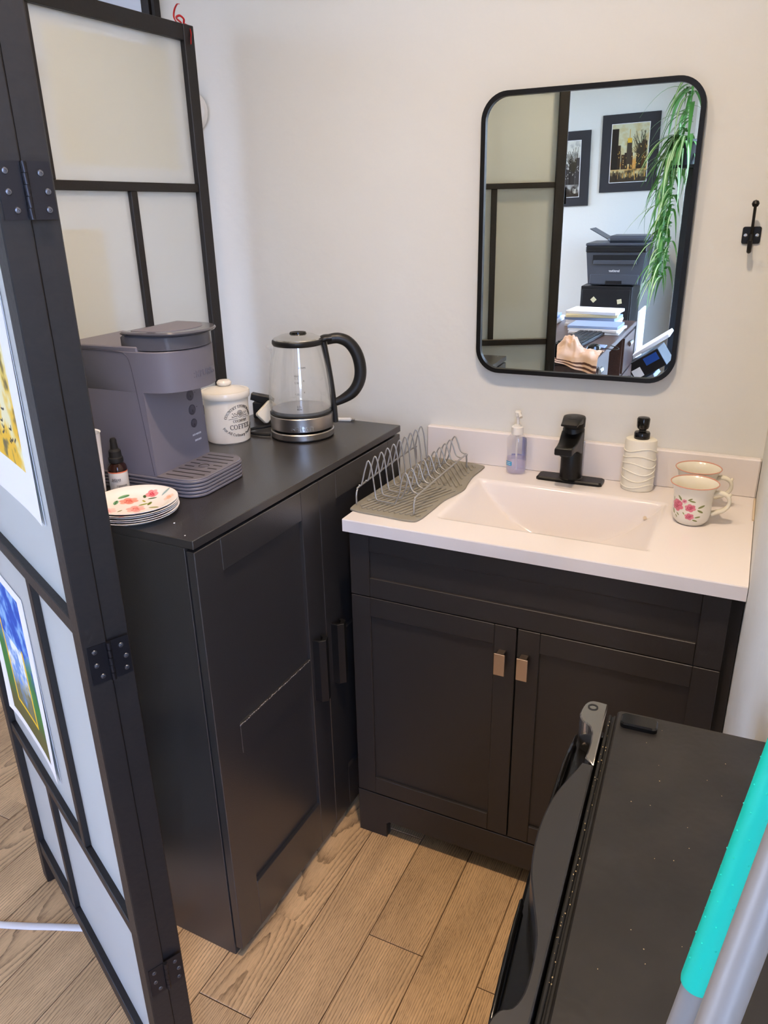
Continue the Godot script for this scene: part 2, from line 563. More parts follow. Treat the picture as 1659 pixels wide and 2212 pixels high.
# ---------------------------------------------------------------- the scene
func _ready():
	rng.seed = 4
	# camera
	var cam := Camera3D.new()
	cam.name = "camera"
	cam.position = Vector3(-0.0476, 1.44, 1.754)
	cam.rotation = Vector3(-0.3768, 0.4581, -0.0211)
	cam.fov = 68.18
	cam.near = 0.02
	add_child(cam)
	# daylight and exposure
	var we := WorldEnvironment.new()
	we.name = "environment"
	var env := Environment.new()
	env.background_mode = Environment.BG_SKY
	var sky := Sky.new()
	var sm := ProceduralSkyMaterial.new()
	sm.sky_top_color = Color(0.50, 0.64, 0.90)
	sm.sky_horizon_color = Color(0.84, 0.90, 1.0)
	sm.ground_bottom_color = Color(0.36, 0.38, 0.42)
	sm.ground_horizon_color = Color(0.66, 0.70, 0.78)
	sm.sky_energy_multiplier = 4.1
	sm.ground_energy_multiplier = 3.0
	sky.sky_material = sm
	env.sky = sky
	env.tonemap_mode = Environment.TONE_MAPPER_LINEAR
	env.tonemap_exposure = 1.03
	env.sdfgi_enabled = true
	env.ssao_enabled = true
	env.ssil_enabled = true
	we.environment = env
	add_child(we)
	build_materials()
	# ceiling lamps: place, light energy
	for l in [[Vector3(-0.84, 2.66, 1.0), 0.9, "above the black cabinet"], [Vector3(-0.28, 2.66, 1.05), 2.45, "above the sink"], [Vector3(-1.9, 2.66, 3.2), 4.5, "above the desk"]]:
		ceiling_lamp(l[0], l[1], l[2])
	structure()
	folding_screen()
	cabinet()
	vanity()
	wall_mirror()
	fridge()
	cabinet_things()
	vanity_things()
	wall_things()
	mop_poles()
	far_room()

func ceiling_lamp(at: Vector3, energy: float, place: String):
	var t := thing("ceiling_light", "round recessed ceiling light " + place, "ceiling light", at, 0, "recessed ceiling lights")
	var s := S()
	lathe(s, [Vector2(0.045, 0.0), Vector2(0.046, -0.006), Vector2(0.062, -0.006), Vector2(0.066, 0.0), Vector2(0.066, 0.035), Vector2(0.045, 0.035), Vector2(0.045, 0.0)], 28)
	obj("trim_ring", s, M.trim, t)
	s = S()
	lathe(s, [Vector2(0.0, 0.004), Vector2(0.043, 0.004), Vector2(0.043, 0.012), Vector2(0.0, 0.012)], 24)
	obj("bulb_lens", s, M.lamp_glow, t)
	var l := SpotLight3D.new()
	l.name = "light"
	l.light_color = Color(1.0, 0.89, 0.765)
	l.light_energy = energy
	l.spot_range = 8.0
	l.spot_attenuation = 2.0
	l.spot_angle = 75.0
	l.light_size = 0.05
	l.shadow_enabled = true
	l.position = Vector3(0, -0.012, 0)
	l.rotation.x = -PI / 2
	t.add_child(l)

func structure():
	# floor with its boards
	var fl := struct("floor", box1(Vector3(-3.6, -0.12, -0.2), Vector3(0.6, -0.004, 5.1)), M.joint)
	var r := RandomNumberGenerator.new()
	r.seed = 12
	var w := 0.1245
	for c in 30:
		var x0 := -3.478 + c * w
		if x0 + w > 0.5: break
		# board ends: two joints are read from the photograph
		var k := int(round((-0.3655 - x0) / w))
		var z := -r.randf_range(0.15, 1.0)
		var seen := {-1: 0.55, 0: 0.735, 1: 0.17, 2: 0.72, 3: 0.43, 4: 0.98, 5: 0.36}
		if seen.has(k): z = seen[k] - 1.2
		while z < 5.0:
			var z1 := z + 1.2
			var a: float = max(z, 0.0)
			var b: float = min(z1, 4.9)
			if b - a > 0.03:
				var s := S()
				var st := r.randi_range(0, 5)
				var off := r.randf_range(0.0, 1.0)
				var flip := r.randf() < 0.5
				var g := 0.0007
				var lo := Vector3(x0 + g, -0.004, a + g)
				var hi := Vector3(x0 + w - g, 0.0, b - g)
				var ch := 0.0012
				var uv := func(p: Vector3):
					var v := (p.x - x0) / w
					if flip: v = 1.0 - v
					return Vector2((p.z - z) / 1.25 + off, (st + 0.02 + v * 0.96) / 6.0)
				var T := [Vector3(lo.x + ch, hi.y, lo.z + ch), Vector3(hi.x - ch, hi.y, lo.z + ch), Vector3(hi.x - ch, hi.y, hi.z - ch), Vector3(lo.x + ch, hi.y, hi.z - ch)]
				var Bt := [Vector3(lo.x, lo.y + 0.0026, lo.z), Vector3(hi.x, lo.y + 0.0026, lo.z), Vector3(hi.x, lo.y + 0.0026, hi.z), Vector3(lo.x, lo.y + 0.0026, hi.z)]
				poly(s, T, Vector3.UP, T.map(uv))
				for i in 4:
					var j := (i + 1) % 4
					var q := [T[i], T[j], Bt[j], Bt[i]]
					poly(s, q, (Bt[i] + Bt[j] - T[i] - T[j] + Vector3(0, 0.0001, 0)), q.map(uv))
				obj("plank", s, M.floor, fl)
			z = z1
	# shell
	struct("wall_back", box1(Vector3(-3.6, 0, -0.15), Vector3(0.7, 2.7, 0.0)), M.wall)
	var lw := S()
	span(lw, Vector3(-3.6, 0, 0), Vector3(-3.45, 2.7, 3.1))
	span(lw, Vector3(-3.6, 0, 4.82), Vector3(-3.45, 2.7, 4.9))
	span(lw, Vector3(-3.6, 0, 3.1), Vector3(-3.45, 0.6, 4.82))
	span(lw, Vector3(-3.6, 2.5, 3.1), Vector3(-3.45, 2.7, 4.82))
	struct("wall_left", lw, M.wall)
	lw = S()
	for q in [[3.1, 3.16, 0.6, 2.5], [4.76, 4.82, 0.6, 2.5], [3.16, 4.76, 0.6, 0.66], [3.16, 4.76, 2.44, 2.5], [3.93, 3.99, 0.66, 2.44]]: span(lw, Vector3(-3.58, q[2], q[0]), Vector3(-3.48, q[3], q[1]), 0.003)
	var w3 := struct("window_3", lw, M.black_paint)
	for q in [[3.16, 3.93], [3.99, 4.76]]: obj("pane", box1(Vector3(-3.532, 0.66, q[0]), Vector3(-3.528, 2.44, q[1])), M.window_glass, w3)
	struct("wall_front", box1(Vector3(-3.6, 0, 4.9), Vector3(0.7, 2.7, 5.05)), M.wall)
	struct("ceiling", box1(Vector3(-3.6, 2.7, -0.15), Vector3(0.8, 2.8, 5.05)), M.ceiling)
	var s := S()
	slab(s, PackedVector2Array([Vector2(0, -0.01), Vector2(0, 0.49), Vector2(0.049, 0.885), Vector2(0.48, 0.885), Vector2(0.48, -0.01)]), 0.0, 2.7)
	struct("wall_right", s, M.wall)
	s = S()
	span(s, Vector3(-3.45, 0, 4.885), Vector3(-0.63, 0.11, 4.9), 0.003)
	struct("baseboard_front", s, M.trim)
	# the slanted outer wall with two tall windows
	var L := 4.16
	s = S()
	var wins := [[0.92, 1.52], [2.20, 3.80]]
	var y0 := 0.12
	var y1 := 2.45
	span(s, Vector3(-0.2, 0, -0.18), Vector3(wins[0][0], 2.7, 0))
	span(s, Vector3(wins[0][1], 0, -0.18), Vector3(wins[1][0], 2.7, 0))
	span(s, Vector3(wins[1][1], 0, -0.18), Vector3(L + 0.2, 2.7, 0))
	for q in wins:
		span(s, Vector3(q[0], 0, -0.18), Vector3(q[1], y0, 0))
		span(s, Vector3(q[0], y1, -0.18), Vector3(q[1], 2.7, 0))
	var sw := struct("wall_side", s, M.wall, Vector3(0.43, 0, 0.88))
	var turn := atan2(-0.9673, -0.2536)
	sw.rotation.y = turn
	for i in 2:
		var q = wins[i]
		s = S()
		var f := 0.06
		span(s, Vector3(q[0], y0, -0.12), Vector3(q[0] + f, y1, -0.02), 0.004)
		span(s, Vector3(q[1] - f, y0, -0.12), Vector3(q[1], y1, -0.02), 0.004)
		span(s, Vector3(q[0] + f, y1 - f, -0.12), Vector3(q[1] - f, y1, -0.02), 0.004)
		span(s, Vector3(q[0] + f, y0, -0.12), Vector3(q[1] - f, y0 + f, -0.02), 0.004)
		var wn := struct("window_%d" % (i + 1), s, M.black_paint, Vector3(0.43, 0, 0.88))
		wn.rotation.y = turn
		obj("pane", box1(Vector3(q[0] + f, y0 + f, -0.072), Vector3(q[1] - f, y1 - f, -0.068)), M.window_glass, wn)

# ---------------------------------------------------------------- folding screen
func screen_panel(root, at: Vector3, dir: Vector3, bars: Array, pm = M.pane, W := 0.72, T := 0.0297):
	# bars: for each of the four fields from the top, the distance of its upright from the panel's start
	var z := Vector3(-dir.z, 0, dir.x)
	var st := 0.034
	var rails := [[0.09, 0.125], [0.43, 0.452], [0.953, 0.975], [1.495, 1.514], [1.817, 1.85]]
	var s := S()
	span(s, Vector3(0, 0, 0), Vector3(st, 1.85, T), 0.0015)
	span(s, Vector3(W - st, 0, 0), Vector3(W, 1.85, T), 0.0015)
	span(s, Vector3(st, rails[4][0], 0.002), Vector3(W - st, rails[4][1], T - 0.002), 0.0012)
	span(s, Vector3(st, rails[0][0], 0.002), Vector3(W - st, rails[0][1], T - 0.002), 0.0012)
	var f := obj("panel_frame", s, M.screen_wood, root, at)
	f.basis = Basis(dir, Vector3.UP, z)
	for k in [1, 2, 3]:
		obj("rail", box1(Vector3(st, rails[k][0], 0.003), Vector3(W - st, rails[k][1], T - 0.003), 0.0012), M.screen_wood, f)
	for k in 4:
		var lo: float = rails[3 - k][1]
		var hi: float = rails[4 - k][0]
		var x: float = bars[k]
		obj("upright", box1(Vector3(x - 0.010, lo, 0.004), Vector3(x + 0.010, hi, T - 0.004), 0.0012), M.screen_wood, f)
		obj("pane", box1(Vector3(st, lo, T / 2 - 0.001), Vector3(x - 0.010, hi, T / 2 + 0.001)), pm, f)
		obj("pane", box1(Vector3(x + 0.010, lo, T / 2 - 0.001), Vector3(W - st, hi, T / 2 + 0.001)), pm, f)
	return f

func folding_screen():
	var a := deg_to_rad(65.3)
	var d := Vector3(-sin(a), 0, -cos(a))
	var z := Vector3(-d.z, 0, d.x)
	var Bc := Vector3(-0.733, 0, 1.202)
	var root := thing("folding_screen", "dark wooden folding screen with frosted panes standing beside the black cabinet", "room divider", Vector3.ZERO)
	var third := 0.245
	var two := 0.458
	var pb = screen_panel(root, Bc, d, [third, two, third, two])
	var a2 := deg_to_rad(64.7)
	var d2 := Vector3(-sin(a2), 0, -cos(a2))
	screen_panel(root, Bc + z * 0.0302 + d * 0.006, d2, [two, third, two, third])
	var d3 := Vector3(-0.054, 0, 0.9985).normalized()
	screen_panel(root, Vector3(-1.326, 0, 0.105), d3, [two, third, two, third], M.pane_thin)
	# hinges across the two edge faces
	for y in [1.467, 0.925, 0.365]:
		var s := S()
		var hh := 0.027
		span(s, Vector3(-0.0012, y - hh, 0.0045), Vector3(0, y + hh, 0.0285))
		span(s, Vector3(-0.0012, y - hh, 0.0315), Vector3(0.0, y + hh, 0.0555))
		var h := obj("hinge", s, M.hinge, root, Bc)
		h.basis = Basis(d, Vector3.UP, z)
		s = S()
		for k in 5:
			var q := -hh + (k + 0.5) * hh * 0.4
			lathe(s, [Vector2(0, q + y - hh * 0.19), Vector2(0.0032, q + y - hh * 0.19), Vector2(0.0032, q + y + hh * 0.19), Vector2(0, q + y + hh * 0.19)], 10, Transform3D(Basis(), Vector3(-0.003, 0, 0.030)))
		obj("knuckle", s, M.hinge, h)
		for p in [[0.0125, 0.018], [0.0125, -0.001], [0.018, -0.018], [0.0455, 0.016], [0.050, -0.001], [0.0485, -0.018]]:
			s = S()
			var xf := Transform3D(Basis(Vector3(0, 0, 1), Vector3(-1, 0, 0), Vector3(0, -1, 0)), Vector3(-0.0012, y + p[1], p[0]))
			lathe(s, [Vector2(0.0, 0.0001), Vector2(0.0034, 0.0001), Vector2(0.0028, 0.0011), Vector2(0.0014, 0.0014), Vector2(0.0012, 0.0004), Vector2(0, 0.0004)], 12, xf)
			obj("screw", s, M.screw, h)
	# prints taped to the front panel
	var n := noise(51, 0.012, 4)
	var n2 := noise(52, 0.03, 3)
	var im := Image.create(256, 340, false, Image.FORMAT_RGB8)
	im.fill(Color(0.93, 0.93, 0.945))
	for y in range(20, 288):
		for x in range(34, 222):
			var v := n.get_noise_2d(x, y) + 0.5 * n2.get_noise_2d(x, y)
			var t := float(y - 20) / 268.0
			var c := Color(0.93, 0.90, 0.72).lerp(Color(0.30, 0.50, 0.20), clamp(0.55 - t + v * 1.2, 0, 1))
			c = c.lerp(Color(0.93, 0.74, 0.18), clamp((t - 0.45) * 2.0 + v * 1.4, 0, 1))
			c = c.lerp(Color(0.35, 0.33, 0.26), clamp(v * 2.6 - 0.75 + (0.25 - abs(t - 0.66)) * 1.2, 0, 0.8))
			im.set_pixel(x, y, c)
	var r := RandomNumberGenerator.new()
	r.seed = 8
	for k in 26:
		var p := Vector2(r.randf_range(60, 205), r.randf_range(215, 262))
		stroke(im, [p, p + Vector2(r.randf_range(2, 9), r.randf_range(-3, 4)), p + Vector2(r.randf_range(6, 12), r.randf_range(-6, 2))], 1.1, Color(0.15, 0.13, 0.1), 0.9)
	var s := S()
	sheet(s, 0.30, 0.40, 0.0006, 0.004)
	var pr := obj("watercolour_print", s, printed("print_yellow", im, 0.75), self, Bc + d * 0.26 + z * 0.0128 + Vector3(0, 1.278, 0))
	pr.basis = Basis(-d, Vector3.UP, -z)
	tag(pr, "yellow and green watercolour sheet taped to the upper pane of the folding screen", "picture", "watercolour sheets taped to the screen")
	im = Image.create(220, 320, false, Image.FORMAT_RGB8)
	im.fill(Color(0.94, 0.935, 0.93))
	for y in range(16, 304):
		for x in range(26, 194):
			var v := n.get_noise_2d(x * 1.4 + 300, y * 1.4) + 0.6 * n2.get_noise_2d(x * 1.6, y + 400)
			var t := float(y - 16) / 288.0
			var u := float(x - 26) / 168.0
			var c := Color(0.10, 0.30, 0.70).lerp(Color(0.55, 0.72, 0.92), clamp(0.4 + v * 1.6, 0, 1))
			c = c.lerp(Color(0.22, 0.48, 0.16), clamp((t - 0.36) * 5.0 + v, 0, 1) * clamp(abs(u - 0.5) * 6.0 - 1.1, 0, 1))
			c = c.lerp(Color(0.38, 0.36, 0.14), clamp((t - 0.72) * 6.0, 0, 1))
			if t > 0.38 and t < 0.84 and abs(u - 0.5) < 0.27:
				c = Color(0.45, 0.60, 0.82).lerp(Color(0.93, 0.95, 0.95), clamp(0.5 + v * 2.0, 0, 1)).lerp(Color(0.42, 0.40, 0.24), clamp((t - 0.6) * 5.0 + v, 0, 0.9))
			im.set_pixel(x, y, c)
	stroke(im, [Vector2(62, 100), Vector2(66, 262), Vector2(154, 262), Vector2(156, 120)], 3.0, Color(0.96, 0.78, 0.05))
	s = S()
	sheet(s, 0.31, 0.37, 0.0006, 0.006)
	pr = obj("watercolour_print", s, printed("print_blue", im, 0.75), self, Bc + d * 0.516 + z * 0.0128 + Vector3(0, 0.685, 0))
	pr.basis = Basis(-d, Vector3.UP, -z)
	tag(pr, "blue and green watercolour sheet taped to a lower pane of the folding screen", "picture", "watercolour sheets taped to the screen")
	# sheets taped behind the panes of the panel by the wall
	var z3 := Vector3(-d3.z, 0, d3.x)
	var P0 := Vector3(-1.326, 0, 0.105)
	for q in [[0.247, 1.668, 0.338, 0.248, "paper_cream", "large cream sheet showing through the top pane of the folding screen"], [0.42, 1.25, 0.16, 0.34, "paper_yellow", "yellowish sheet showing through the tall pane of the folding screen"]]:
		s = S()
		sheet(s, q[2], q[3], 0.0008)
		var p := obj("paper_sheet", s, M[q[4]], self, P0 + d3 * q[0] + z3 * 0.0185 + Vector3(0, q[1], 0))
		p.basis = Basis(-d3, Vector3.UP, -z3)
		tag(p, q[5], "paper", "sheets taped behind the screen panes")
	# red ribbon on the top corner
	s = S()
	var path := smooth_path([Vector3(-0.008, 0.040, 0.012), Vector3(-0.018, 0.042, 0.006), Vector3(-0.032, 0.034, 0.0), Vector3(-0.036, 0.020, 0.0), Vector3(-0.026, 0.008, 0.004), Vector3(-0.010, 0.004, 0.008), Vector3(-0.020, 0.014, 0.012), Vector3(-0.008, 0.017, 0.014), Vector3(0.000, 0.010, 0.010), Vector3(-0.004, 0.002, 0.006), Vector3(0.006, -0.004, 0.004), Vector3(0.0135, -0.018, 0.006), Vector3(0.0145, -0.030, 0.010), Vector3(0.015, -0.042, 0.012)], 5)
	tube(s, path, 0.0024, 6, false, Vector2(1.0, 0.25))
	var rb := obj("ribbon", s, M.red_ribbon, self, Vector3(-1.338, 1.852, 0.112))
	tag(rb, "curly red ribbon tied to the top corner of the folding screen", "ribbon")
	# flat white cord on the floor
	s = S()
	path = smooth_path([Vector3(-1.75, 0.004, 1.20), Vector3(-1.55, 0.004, 1.115), Vector3(-1.44, 0.004, 1.075), Vector3(-1.368, 0.004, 1.047), Vector3(-1.303, 0.004, 1.022), Vector3(-1.243, 0.004, 0.996), Vector3(-1.168, 0.004, 0.965), Vector3(-1.10, 0.004, 0.935), Vector3(-1.02, 0.004, 0.93)], 6)
	tube(s, path, 0.009, 10, false, Vector2(1, 0.42))
	tag(obj("power_cord", s, M.cord_white), "flat white cable running under the folding screen on the floor", "cord")

# ---------------------------------------------------------------- black cabinet
func shaker(s, w: float, h: float, t: float, st: float, top: float, bot: float, rec: float, mids: Array):
	# door in x (0..w), y (0..h), front at z = t; recessed fields between stiles, rails and mids [lo, hi]
	var b := 0.0012
	span(s, Vector3(0, 0, 0), Vector3(st, h, t), b)
	span(s, Vector3(w - st, 0, 0), Vector3(w, h, t), b)
	span(s, Vector3(st, h - top, 0), Vector3(w - st, h, t), b)
	span(s, Vector3(st, 0, 0), Vector3(w - st, bot, t), b)
	for m in mids: span(s, Vector3(st, m[0], 0), Vector3(w - st, m[1], t), b)

func cabinet():
	# local x towards the front, local z along the width; origin at the far front floor corner
	var t := thing("storage_cabinet", "black two-door storage cabinet standing between the folding screen and the vanity", "cabinet", Vector3(-0.8117, 0, 0.1019), -0.0176)
	var s := S()
	span(s, Vector3(-0.41, 0, 0.764), Vector3(-0.020, 0.934, 0.78), 0.0008)
	span(s, Vector3(-0.41, 0, 0.0), Vector3(-0.020, 0.934, 0.016), 0.0008)
	span(s, Vector3(-0.41, 0.05, 0.016), Vector3(-0.404, 0.934, 0.764))
	span(s, Vector3(-0.404, 0.05, 0.016), Vector3(-0.022, 0.066, 0.764))
	span(s, Vector3(-0.06, 0.0, 0.016), Vector3(-0.045, 0.05, 0.764))
	obj("carcass", s, M.laminate, t)
	obj("top_panel", box1(Vector3(-0.41, 0.934, 0), Vector3(0.0, 0.95, 0.78), 0.0012), M.laminate, t)
	for k in 2:
		var z0: float = [0.0015, 0.3905][k]
		var w := 0.388
		s = S()
		shaker(s, w, 0.906, 0.017, 0.068, 0.062, 0.122, 0.008, [[0.453, 0.517]])
		var d := obj("door", s, M.laminate, t)
		d.transform = Transform3D(Basis(Vector3(0, 0, -1), Vector3.UP, Vector3(1, 0, 0)), Vector3(-0.018, 0.022, z0 + w))
		obj("door_panel", box1(Vector3(0.06, 0.11, 0.002), Vector3(w - 0.06, 0.85, 0.009)), M.laminate, d)
		# angular pull, a folded bar
		s = S()
		var hx: float = [0.036, w - 0.042][k]
		prism(s, PackedVector2Array([Vector2(-0.016, 0), Vector2(-0.015, 0.016), Vector2(-0.004, 0.027), Vector2(0.013, 0.022), Vector2(0.016, 0.010), Vector2(0.011, 0.004), Vector2(0.006, 0.013), Vector2(-0.004, 0.017), Vector2(-0.010, 0.010), Vector2(-0.011, 0)]), 0, 0.155, Transform3D(Basis(Vector3(1, 0, 0), Vector3(0, 0, 1), Vector3(0, 1, 0)), Vector3(hx, 0.405, 0.017)), 0.0006)
		obj("handle", s, M.black_plastic, d)
		# chipped edge along the middle rail
		if k == 1:
			s = S()
			var r := RandomNumberGenerator.new()
			r.seed = 3
			for q in 40:
				var x := 0.07 + q * 0.0063
				bx(s, Vector3(x, 0.5174, 0.0160 + r.randf_range(-0.001, 0.001)), Vector3(r.randf_range(0.002, 0.0062), 0.0005, r.randf_range(0.0008, 0.0022)))
			obj("chipped_edge", s, M.scuff, d)

# ---------------------------------------------------------------- vanity
func vanity():
	var t := thing("vanity_cabinet", "black two-door bathroom vanity cabinet under the white sink top", "vanity", Vector3(0, 0, 0))
	var zf := 0.46
	var s := S()
	# carcass sides, back, front frame with the cut-out plinth
	span(s, Vector3(-0.772, 0.05, 0.01), Vector3(-0.756, 0.817, zf - 0.02), 0.001)
	span(s, Vector3(-0.024, 0.05, 0.01), Vector3(-0.0015, 0.817, zf - 0.02), 0.0005)
	span(s, Vector3(-0.756, 0.05, 0.01), Vector3(-0.024, 0.817, 0.018))
	span(s, Vector3(-0.756, 0.128, 0.018), Vector3(-0.024, 0.14, zf - 0.021))
	span(s, Vector3(-0.772, 0.1275, zf - 0.024), Vector3(-0.0015, 0.817, zf - 0.019))
	obj("carcass", s, M.vanity, t)
	s = S()
	prism(s, PackedVector2Array([Vector2(-0.771, 0), Vector2(-0.697, 0), Vector2(-0.697, 0.042), Vector2(-0.690, 0.049), Vector2(-0.090, 0.049), Vector2(-0.083, 0.042), Vector2(-0.083, 0), Vector2(-0.003, 0), Vector2(-0.003, 0.1255), Vector2(-0.771, 0.1255)]), zf - 0.022, zf, Transform3D(), 0.001)
	obj("plinth", s, M.vanity, t)
	for x in [-0.771, -0.083]:
		obj("leg", box1(Vector3(x, 0, 0.012), Vector3(x + 0.074, 0.0495, 0.04), 0.001), M.vanity, t)
	# tilt-out front
	s = S()
	var b := 0.0010
	span(s, Vector3(-0.770, 0.665, zf - 0.018), Vector3(-0.7245, 0.8165, zf), b)
	span(s, Vector3(-0.0675, 0.665, zf - 0.018), Vector3(-0.022, 0.8165, zf), b)
	span(s, Vector3(-0.7240, 0.7715, zf - 0.018), Vector3(-0.068, 0.8165, zf - 0.0003), b)
	span(s, Vector3(-0.7240, 0.665, zf - 0.018), Vector3(-0.068, 0.7105, zf - 0.0003), b)
	span(s, Vector3(-0.7240, 0.70, zf - 0.018), Vector3(-0.068, 0.78, zf - 0.006))
	obj("drawer_front", s, M.vanity, t)
	for k in 2:
		var x0: float = [-0.770, -0.3935][k]
		var w := 0.3735 if k == 0 else 0.3715
		s = S()
		shaker(s, w, 0.5345, 0.018, 0.0455, 0.046, 0.046, 0.008, [])
		var d := obj("door", s, M.vanity, t, Vector3(x0, 0.1285, zf - 0.018))
		obj("door_panel", box1(Vector3(0.04, 0.04, 0.001), Vector3(w - 0.04, 0.50, 0.012)), M.vanity, d)
		var hx: float = [-0.4235, -0.3765][k] - x0
		s = S()
		span(s, Vector3(hx - 0.0115, 0.4305, 0.036), Vector3(hx + 0.0115, 0.4805, 0.0395), 0.0007)
		span(s, Vector3(hx - 0.0075, 0.4765, 0.018), Vector3(hx + 0.0075, 0.4795, 0.037), 0.0005)
		obj("pull", s, M.nickel, d)
	# integrated sink top
	var top := thing("sink_top", "glossy white countertop with built-in rectangular sink and backsplash", "sink", Vector3(0, 0.8189, 0))
	var X0 := -0.775
	var X1 := -0.0012
	var Z1 := 0.4776
	var Y := 0.0274
	var xs := []
	var zs := []
	for i in 131: xs.append(lerp(X0, X1, i / 130.0))
	for i in 97: zs.append(lerp(0.0, Z1, i / 96.0))
	var dep := func(x: float, z: float) -> float:
		var u := (x + 0.3845) / 0.2105
		var f1 := 0.118 * (1.0 - pow(abs(u), 2.2))
		var f2 := (z - 0.127) * 4.2
		var f3 := (0.391 - z) * 3.2
		var f := minf(f1, minf(f2, f3))
		if f <= -0.006: return 0.0
		# soft lip and soft meeting of the faces
		var k := 0.006
		var h := -k * log(exp(-f1 / k) + exp(-f2 / k) + exp(-f3 / k))
		return 0.0015 * log(1.0 + exp(clampf(h / 0.0015, -30, 80)))
	s = S()
	s.set_smooth_group(1)
	var e := 0.006
	var hgt := func(x: float, z: float) -> Vector3:
		return Vector3(x, Y - dep.call(x, z), z)
	var P := []
	for i in xs.size():
		var row := []
		for j in zs.size(): row.append(hgt.call(xs[i], min(zs[j], Z1 - e * 0.0)))
		P.append(row)
	for i in xs.size() - 1:
		for j in zs.size() - 1:
			poly(s, [P[i][j], P[i + 1][j], P[i + 1][j + 1], P[i][j + 1]], Vector3.UP)
	s.set_smooth_group(-1)
	poly(s, [Vector3(X0, 0, Z1 + 0.001), Vector3(X1, 0, Z1 + 0.001), Vector3(X1, Y - 0.002, Z1 + 0.001), Vector3(X0, Y - 0.002, Z1 + 0.001)], Vector3(0, 0, 1))
	poly(s, [Vector3(X0, Y - 0.002, Z1 + 0.001), Vector3(X1, Y - 0.002, Z1 + 0.001), Vector3(X1, Y, Z1), Vector3(X0, Y, Z1)], Vector3(0, 1, 1))
	poly(s, [Vector3(X0, 0, 0), Vector3(X0, Y, 0), Vector3(X0, Y, Z1), Vector3(X0, 0, Z1 + 0.001)], Vector3(-1, 0, 0))
	poly(s, [Vector3(X1, 0, 0), Vector3(X1, Y, 0), Vector3(X1, Y, Z1), Vector3(X1, 0, Z1 + 0.001)], Vector3(1, 0, 0))
	# underside with an opening for the bowl
	for q in [[X0, -0.6, 0.0, Z1], [-0.17, X1, 0.0, Z1], [-0.6, -0.17, 0.0, 0.12], [-0.6, -0.17, 0.395, Z1]]:
		poly(s, [Vector3(q[0], 0, q[2]), Vector3(q[1], 0, q[2]), Vector3(q[1], 0, q[3]), Vector3(q[0], 0, q[3])], Vector3.DOWN)
	obj("counter", s, M.quartz, top)
	obj("backsplash", box1(Vector3(X0, Y - 0.001, 0.001), Vector3(X1, Y + 0.0865, 0.02), 0.003), M.quartz, top)
	s = S()
	var tb := []
	for i in 12: tb.append(Vector3(-0.0025, Y + 0.001, 0.03 + i * 0.012))
	tube(s, tb, 0.0024, 6)
	obj("caulk_bead", s, M.caulk, top)
	s = S()
	lathe(s, [Vector2(0.022, -0.002), Vector2(0.022, 0.001), Vector2(0.018, 0.002), Vector2(0.016, -0.001), Vector2(0.0, -0.001)], 20, Transform3D(Basis(), Vector3(-0.3845, Y - 0.1135, 0.265)))
	obj("drain", s, M.chrome, top)
	s = S()
	lathe(s, [Vector2(0.004, 0), Vector2(0.004, 0.001), Vector2(0.0, 0.001)], 14, Transform3D(Basis(Vector3.RIGHT, 1.3), Vector3(-0.2115, Y - 0.034, 0.1405)))
	obj("overflow_hole", s, M.caulk, top)

# ---------------------------------------------------------------- mirror
func wall_mirror():
	var t := thing("wall_mirror", "rectangular wall mirror with rounded corners and thin black metal frame above the sink", "mirror", Vector3(-0.4227, 1.3763, 0.0))
	t.rotation = Vector3(deg_to_rad(0.372), deg_to_rad(0.341), 0)
	var w := 0.449
	var h := 0.592
	var s := S()
	ring_prism(s, rrect(w, h, 0.056, 10), rrect(w - 0.020, h - 0.020, 0.047, 10), 0.003, 0.025)
	obj("frame", s, M.black_metal, t)
	s = S()
	prism(s, rrect(w - 0.019, h - 0.019, 0.0475, 10), 0.006, 0.018, Transform3D())
	obj("mirror_glass", s, M.mirror, t)

